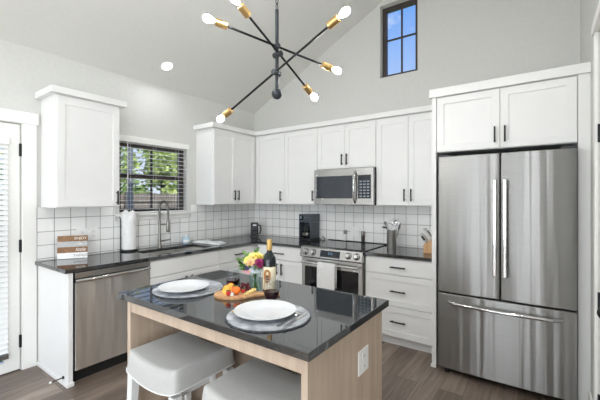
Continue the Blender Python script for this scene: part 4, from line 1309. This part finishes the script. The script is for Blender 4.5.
# wine bottle
bx, by = 2.322, -2.358
t = thing('wine_bottle', (bx, by, IZ), 'dark wine bottle with gold capsule and cream label on the island', 'bottle')
MB().lathe([(0, .004), (.030, 0), (.0365, .004), (.0375, .012), (.0375, .185), (.034, .203), (.022, .222), (.0148, .236), (.0142, .295), (.0150, .300), (0, .300)], (bx, by, IZ), 32).build('glass_body', 'bottleglass', t, smooth=50)
MB().lathe([(.0146, .242), (.0153, .244), (.0153, .301), (.0145, .303), (0, .3035)], (bx, by, IZ), 24).build('capsule', 'gold', t, smooth=40)
lab = MB().lathe([(.0379, .020), (.0382, .0205), (.0382, .1495), (.0379, .150)], (bx, by, IZ), 40, a0=-2.5, a1=.8).build('label', 'cream', t, smooth=40)
def onlabel(a, h, r=.0385): return (bx + r * math.cos(a), by + r * math.sin(a), IZ + h)
ac = -.95                                              # angle facing the camera
def oval(a_c, h_c, ra, rh, r, name, mat):
    m = MB()
    V = [m.bm.verts.new(onlabel(a_c + ra * q * math.cos(2 * PI * i / 20), h_c + rh * q * math.sin(2 * PI * i / 20), r)) for q in (1.0, .75, .5, .25) for i in range(20)]
    c = m.bm.verts.new(onlabel(a_c, h_c, r))
    for i in range(20):
        j = (i + 1) % 20
        for b in (0, 20, 40): m.bm.faces.new((V[b + i], V[b + j], V[b + 20 + j], V[b + 20 + i]))
        m.bm.faces.new((V[60 + i], V[60 + j], c))
    m.build(name, mat, lab, smooth=40)
oval(ac - .30, .098, .60, .040, .0388, 'label_picture', 'labelbrown')
oval(ac - .22, .088, .26, .020, .0391, 'label_figure', 'labeldark')
oval(ac - .22, .114, .17, .010, .0393, 'label_figure', 'cream')
m = MB()
for q, (h, wdt) in enumerate(((.050, .34), (.042, .28), (.034, .22))):
    for i in range(5):
        a = ac - wdt + 2 * wdt * i / 5
        m.patch([[onlabel(a, h, .0386), onlabel(a + 1.4 * wdt / 5, h, .0386)], [onlabel(a, h + .003, .0386), onlabel(a + 1.4 * wdt / 5, h + .003, .0386)]])
m.build('label_print', 'gtext', lab)

# vase with flowers
vx, vy = 2.240, -2.390
t = thing('flower_vase', (vx, vy, IZ), 'clear greenish glass vase of water holding the bouquet', 'vase')
MB().lathe([(0, 0), (.034, 0), (.038, .004), (.036, .05), (.033, .09), (.036, .128), (.034, .128), (.031, .09), (.034, .05), (.035, .008), (0, .008)], (vx, vy, IZ), 28).build('glass_wall', 'vaseglass', t, smooth=50)
MB().lathe([(0, .0085), (.0345, .0085), (.0335, .05), (.031, .075), (0, .075)], (vx, vy, IZ), 28).build('water', 'water', t, smooth=50)
def petal(m, c, ax_, az, tilt, L, wd, curl):
    """one cupped petal springing from c, opening away from axis ax_"""
    q = ax_.to_track_quat('Z', 'Y').to_matrix()
    P = []
    for i in range(4):
        f = i / 3
        ang = tilt + curl * f
        r_, h_ = 0, 0
        steps = 6
        for s in range(int(steps * f)):
            a_ = tilt + curl * (s / steps)
            r_ += L / steps * math.sin(a_); h_ += L / steps * math.cos(a_)
        w = wd * math.sin(PI * (.18 + .72 * f)) 
        row = []
        for k_ in (-1, 0, 1):
            b = az + k_ * w / max(L, .001)
            rr = r_ * (1 - .08 * abs(k_)) + .002
            row.append(Vector(c) + q @ Vector((rr * math.cos(b) , rr * math.sin(b), h_ + .003 * abs(k_))))
        P.append(row)
    m.patch(P)
def flower(kind, mat, off, size, rings, lbl, center=None):
    size *= .74
    off = (off[0] * .92, off[1] * .92, off[2] * .80 + .022)
    head = Vector((vx, vy, IZ)) + Vector(off)
    foot = Vector((vx - off[0] * .25, vy - off[1] * .25, IZ + .012))
    neck = Vector((vx + off[0] * .28, vy + off[1] * .28, IZ + .125))
    ax_ = (Vector((off[0], off[1], off[2] - .09))).normalized()
    ax_ = (ax_ + Vector((.28, -.45, .2))).normalized()
    t = thing(kind, (vx, vy, IZ + .012), lbl, 'flower', 'bouquet flowers')
    MB().tube([foot, foot.lerp(neck, .5), neck, head - ax_ * size * .3], [.0014, .0014, .0016, .0024], 6).build('stem', 'leaf', t, smooth=60)
    m = MB()
    for ri, (n, tilt, Lf, curl) in enumerate(rings):
        for i in range(n):
            petal(m, head - ax_ * size * .35, ax_, 2 * PI * i / n + ri * .5, tilt, size * Lf, size * Lf * .75, curl)
    m.ball(head - ax_ * size * .25, size * .16, seg=10)
    o = m.build('bloom', mat, t, smooth=60)
    sd = o.modifiers.new('thick', 'SOLIDIFY'); sd.thickness = .0008
    if center: MB().ball(head - ax_ * size * .02, size * .22, seg=10).build('center', center, t, smooth=60)
ROSE = [(5, .25, .75, .2), (6, .55, .85, .3), (7, .9, .95, .35), (8, 1.2, 1.0, .4)]
MUM = [(10, .3, .7, .3), (14, .7, .85, .4), (16, 1.05, .95, .4), (18, 1.4, 1.0, .3)]
STAR = [(6, .9, 1.0, .5)]
# camera-right in the plan is (.815,.579); towards the camera is (.58,-.815)
def off(r, f, h): return (.815 * r + .58 * f, .579 * r - .815 * f, h)
flower('yellow_rose', 'yellow', off(-.010, .0, .228), .048, ROSE, 'large pale yellow rose topping the bouquet')
flower('yellow_rose', 'yellow', off(.022, -.01, .226), .044, ROSE, 'pale yellow rose at the upper right of the bouquet, nearest the bottle')
flower('yellow_rose', 'yellow', off(-.042, .018, .205), .040, ROSE, 'small pale yellow rose at the left of the bouquet')
flower('peach_rose', 'peach', off(-.026, .040, .192), .040, ROSE, 'peach rose at the middle left of the bouquet')
flower('chrysanthemum', 'magenta', off(.030, .035, .186), .046, MUM, 'large magenta chrysanthemum at the right of the bouquet')
flower('chrysanthemum', 'magenta', off(.042, .0, .200), .034, MUM, 'smaller magenta chrysanthemum tucked behind the large one')
flower('white_hydrangea', 'palewhite', off(.002, .040, .152), .044, MUM, 'pale bluish-white bloom low in the middle of the bouquet')
flower('lisianthus', 'palewhite', off(.026, .038, .142), .032, ROSE, 'small pale white bloom at the lower right of the bouquet')
flower('alstroemeria', 'pink', off(-.058, .02, .134), .034, STAR, 'pink open flower hanging low at the left of the bouquet', 'yellow')
flower('alstroemeria', 'pink', off(-.034, .045, .130), .030, STAR, 'pink open flower low at the front of the bouquet', 'yellow')
flower('statice', 'violet', off(-.046, .030, .156), .028, MUM, 'small violet bloom low at the left of the bouquet')
random.seed(11)
for r, f, h, L, lbl in ((-.088, .0, .205, .055, 'upper left'), (-.092, .02, .172, .060, 'far left'), (-.072, .03, .148, .055, 'lower left'), (.0, -.03, .262, .05, 'top back'), (.055, -.01, .228, .05, 'upper right'), (-.06, -.02, .228, .05, 'left back'), (-.030, .048, .160, .05, 'lower front left'), (.024, .052, .150, .045, 'lower front right'), (.048, .03, .165, .045, 'lower right')):
    tip = Vector((vx, vy, IZ)) + Vector(off(r * .9, f, h * .84 + .012))
    t = thing('leafy_sprig', (vx, vy, IZ + .01), 'green leafy sprig at the %s of the bouquet' % lbl, 'foliage', 'bouquet greenery')
    nk = Vector((vx, vy, IZ + .125)) + Vector(off(r * .2, f * .2, 0))
    MB().tube([Vector((vx, vy, IZ + .02)) - Vector(off(r * .15, f * .15, 0)), nk, nk.lerp(tip, .6) + Vector((0, 0, .006)), tip], .0016, 6).build('stem', 'leaf', t, smooth=60)
    m = MB()
    for i in range(7):
        b = nk.lerp(tip, .35 + .65 * i / 6)
        d = (tip - nk).normalized()
        sd_ = Vector((random.uniform(-1, 1), random.uniform(-1, 1), random.uniform(-.4, .8))).normalized()
        d = (d * .7 + sd_ * .8).normalized()
        w = d.cross(Vector((.58, -.815, .3))).normalized()
        l_ = L * random.uniform(.55, .85)
        m.patch([[b, b, b], [b + d * l_ * .35 - w * l_ * .2, b + d * l_ * .38 + Vector((0, 0, .002)), b + d * l_ * .35 + w * l_ * .2], [b + d * l_ * .7 - w * l_ * .17, b + d * l_ * .72, b + d * l_ * .7 + w * l_ * .17], [b + d * l_, b + d * l_, b + d * l_]])
    o = m.build('leaves', 'leaf', t, smooth=60)

# fruit board
def board():
    t = thing('serving_board', (2.2, -2.5, IZ), 'wooden serving board with a handle holding fruit on the island', 'serving board')
    c = Vector((2.224, -2.511, IZ)); u = Vector((.815, .579, 0)); f = Vector((.58, -.815, 0))
    pts = []
    for i in range(26):
        a = math.radians(28) + (2 * PI - math.radians(56)) * i / 25
        pts.append(c + u * (.112 * math.cos(a) - .02) + f * .098 * math.sin(a))
    hd = [(.118, .030), (.15, .020), (.215, .019), (.232, .012), (.232, -.012), (.215, -.019), (.15, -.020), (.118, -.030)]
    rot = math.radians(-8)
    pts += [c + u * a + f * (-b) for a, b in hd]
    MB().prism(pts, (0, 0, .014)).build('board', 'cuttingwood', t, bev=.003)
    return c, u, f
c, u, f = board()
BZ = IZ + .0145
def at(r, q, h=0): return c + u * r + f * q + Vector((0, 0, BZ - IZ + h))
def wedge(p, R, az, lbl, nm='orange_slice', flesh='orangeflesh', rind='orange', th=.012, half=False, tilt=0.0):
    t = thing(nm, p, lbl, 'fruit')
    m4 = Matrix.Translation(p) @ Matrix.Rotation(az, 4, 'Z') @ Matrix.Rotation(tilt, 4, 'X')
    a1 = PI if half else 2 * PI
    MB().lathe([(0, 0), (R * .9, 0), (R * .9, th), (0, th)] , (0, 0, 0), 20, axis=None, a0=0, a1=a1).xf(m4).build('flesh', flesh, t, smooth=40)
    MB().lathe([(R * .9, 0), (R, .001), (R, th - .001), (R * .9, th)], (0, 0, 0), 20, a0=0, a1=a1).xf(m4).build('rind', rind, t, smooth=40)
def half_fruit(p, R, ax_, lbl):
    t = thing('orange_half', p, lbl, 'fruit')
    MB().lathe([(0, -R * .8), (R * .5, -R * .68), (R * .85, -R * .38), (R, 0), (R * .95, .001)], p, 24, axis=ax_).build('peel', 'orange', t, smooth=60)
    MB().lathe([(R * .95, .001), (R * .3, .002), (0, .002)], p, 24, axis=ax_).build('flesh', 'orangeflesh', t, smooth=60)
camdir = Vector((.52, -.74, .42)).normalized()
half_fruit(at(-.064, .018, .021), .025, (camdir + u * -.5).normalized(), 'halved orange with its cut face up at the left of the board')
half_fruit(at(-.048, -.028, .022), .025, (camdir + u * -.2).normalized(), 'halved orange at the back of the board')
t = thing('mandarin', at(-.004, .030), 'whole bright orange mandarin at the front of the board', 'fruit')
MB().ball(at(-.004, .030, .0215), .0228, (1, 1, .94), seg=24).build('peel', 'orange', t, smooth=60)
MB().cyl(at(-.004, .030, .0425), at(-.003, .030, .0455), .002).build('stem_end', 'leaf', t)
def strawberry(p, lbl, s=.014):
    t = thing('strawberry', p, lbl, 'fruit')
    MB().lathe([(0, 0), (s * .55, s * .35), (s * .95, s * 1.1), (s, s * 1.6), (s * .6, s * 2.0), (0, s * 2.05)], p, 16).build('berry', 'strawberry', t, smooth=60)
    m = MB()
    for i in range(6): petal(m, p + Vector((0, 0, s * 2.04)), Vector((0, 0, 1)), i * PI / 3, 1.3, s * .9, s * .3, .4)
    m.build('leaf_cap', 'leaf', t)
strawberry(at(-.018, -.004, .0), 'red strawberry in the middle of the fruit behind the mandarin', .017)
strawberry(at(-.040, .068), 'red strawberry at the front edge of the board')
strawberry(at(.030, .008), 'small red strawberry right of the mandarin', .011)
for r, q, h, s, lbl in ((-.036, .046, 0, .009, 'white cheese cube at the front of the fruit pile'), (-.020, .062, 0, .008, 'smaller white cheese cube at the front left of the mandarin')):
    p = at(r, q, h)
    o = MB().box(-s, s, -s, s, 0, 2 * s).xf(Matrix.Translation(p) @ Matrix.Rotation(.6 + r * 9, 4, 'Z')).build('cheese_cube', 'feta', origin=p, bev=.002)
    tag(o, lbl, 'cheese')
for q in range(4):
    p = at(.068 + q * .010, .048 - q * .018, .003 * q)
    m = MB().lathe([(0, 0), (.028, 0), (.028, .008), (0, .008)], (0, 0, 0), 12, a0=0, a1=1.3).xf(Matrix.Translation(p) @ Matrix.Rotation(3.2 - .3 * q, 4, 'Z') @ Matrix.Rotation(.12, 4, 'X'))
    for e_ in [e for e in m.bm.edges if e.is_boundary][:0]: pass
    bmesh.ops.holes_fill(m.bm, edges=[e for e in m.bm.edges if e.is_boundary], sides=0)
    o = m.build('cheese_slice', 'cheese', origin=p, bev=.001)
    tag(o, 'pale yellow wedge slice on the right of the board, %s' % ('frontmost of the row', 'second from the front', 'third from the front', 'rearmost of the row')[q], 'cheese', 'yellow slices on the board')
def grapes(p, n, lbl, seed):
    random.seed(seed)
    t = thing('grape_bunch', p, lbl, 'grapes')
    pts = [(0, 0, 0)]
    tries = 0
    while len(pts) < n and tries < 4000:
        tries += 1
        q = (random.uniform(-.032, .032), random.uniform(-.022, .022), random.choice((0, 0, .014, .026)))
        if q[2] > 0 and (abs(q[0]) > .022 or abs(q[1]) > .014): continue
        if all((q[0] - a[0]) ** 2 + (q[1] - a[1]) ** 2 + (q[2] - a[2]) ** 2 > .0155 ** 2 for a in pts): pts.append(q)
    for a in pts: MB().ball(p + u * a[0] + f * a[1] + Vector((0, 0, a[2] + .0088)), .0088, seg=12).build('grape', 'grape', t, smooth=60)
    MB().tube([p + Vector((0, 0, .022)), p + Vector((.004, .002, .040)), p + Vector((.012, .004, .046))], .0016, 6).build('stalk', 'leaf', t)
grapes(at(.034, -.046), 16, 'bunch of dark red grapes at the back right of the board', 5)

# ================================================================== outside the sink window
struct('ground', MB().box(-16, 12, -14, 14, -.45, -.25), 'grass')
t = thing('yard_fence', (-6.2, 2.4, -.25), 'weathered wooden fence in the yard beyond the sink window', 'fence')
m = MB()
for i in range(52):
    y = -1.6 + i * .148
    m.box(-6.22, -6.20, y, y + .142, -.25, 1.60 + .015 * math.sin(i * 2.3))
m.build('boards', 'fence', t)
m = MB()
for z in (.1, 1.35): m.box(-6.199, -6.16, -1.6, 6.1, z, z + .09)
m.build('rails', 'fence', t)
for y in (-1.2, 1.2, 3.6, 5.8): MB().box(-6.159, -6.06, y, y + .1, -.25, 1.64).build('post', 'fence', t)
tag(MB().box(-1.56, -1.49, -1.15, -1.085, -.25, 2.9).build('porch_post', 'post', origin=(-1.53, -1.11, -.25), bev=.006), 'blue-grey porch post outside the left part of the sink window', 'post')
def tree(x, y, h, cr, leafmat, lbl, seed, n=900):
    random.seed(seed)
    t = thing('garden_tree', (x, y, -.25), lbl, 'tree', 'trees beyond the fence')
    m = MB(); m.tube([(x, y, -.25), (x + .05, y, h * .3), (x - .03, y + .04, h * .62), (x, y, h * .85)], [.12, .10, .07, .03], 8)
    for k_ in range(7):
        a = random.uniform(0, 2 * PI); zz = h * random.uniform(.35, .7)
        m.tube([(x, y, zz), (x + cr * .4 * math.cos(a), y + cr * .4 * math.sin(a), zz + .3), (x + cr * .75 * math.cos(a), y + cr * .75 * math.sin(a), zz + .55)], [.04, .025, .01], 6)
    m.build('trunk', 'bark', t, smooth=60)
    m = MB()
    cl = [(random.gauss(0, .45) * cr, random.gauss(0, .45) * cr, h * .62 + random.gauss(0, .3) * cr) for _ in range(26)]
    for k_ in range(n):
        b = random.choice(cl)
        p = Vector((x + b[0] + random.gauss(0, .16) * cr, y + b[1] + random.gauss(0, .16) * cr, b[2] + random.gauss(0, .13) * cr))
        d = Vector((random.gauss(0, 1), random.gauss(0, 1), random.gauss(0, .6))).normalized()
        w = d.orthogonal().normalized() * .075; d *= .15
        m.patch([[p, p + d * .5 - w], [p + d * .5 + w, p + d]])
    m.build('leaves', leafmat, t)
tree(-8.7, .6, 4.2, 1.15, 'leafA', 'green leafy tree beyond the fence on the left of the sink window', 21, 3000)
tree(-9.0, 4.2, 4.4, 1.15, 'leafB', 'yellow-green tree beyond the fence on the right of the sink window', 22, 3000)
tree(-13.0, 2.8, 5.0, 1.9, 'leafB', 'yellow-green tree furthest back in the middle of the sink window', 23, 3600)
tree(-9.6, 8.0, 4.6, 1.2, 'leafA', 'green tree beyond the fence at the right edge of the sink window', 24, 2200)
for i, (x, y, lbl) in enumerate(((-6.9, .4, 'leftmost'), (-6.9, 1.9, 'second from the left'), (-6.9, 3.4, 'third from the left'), (-6.9, 4.9, 'rightmost'))):
    random.seed(40 + i)
    t = thing('garden_shrub', (x, y, -.25), 'green shrub behind the yard fence, %s of the row' % lbl, 'shrub', 'shrubs behind the fence')
    MB().tube([(x, y, -.25), (x, y + .03, .5), (x + .02, y, 1.3)], [.05, .04, .02], 8).build('stem', 'bark', t)
    m = MB()
    for k_ in range(1500):
        u_, v_, w_ = random.gauss(0, 1), random.gauss(0, 1), random.gauss(0, 1)
        n_ = math.sqrt(u_ * u_ + v_ * v_ + w_ * w_); r_ = random.random() ** .33
        p = Vector((x + .42 * r_ * u_ / n_, y + .68 * r_ * v_ / n_, 1.05 + .95 * r_ * w_ / n_))
        d = Vector((random.gauss(0, 1), random.gauss(0, 1), random.gauss(0, .6))).normalized()
        w = d.orthogonal().normalized() * .07; d *= .14
        m.patch([[p, p + d * .5 - w], [p + d * .5 + w, p + d]])
    m.build('leaves', 'leafA' if i % 2 else 'leafB', t)
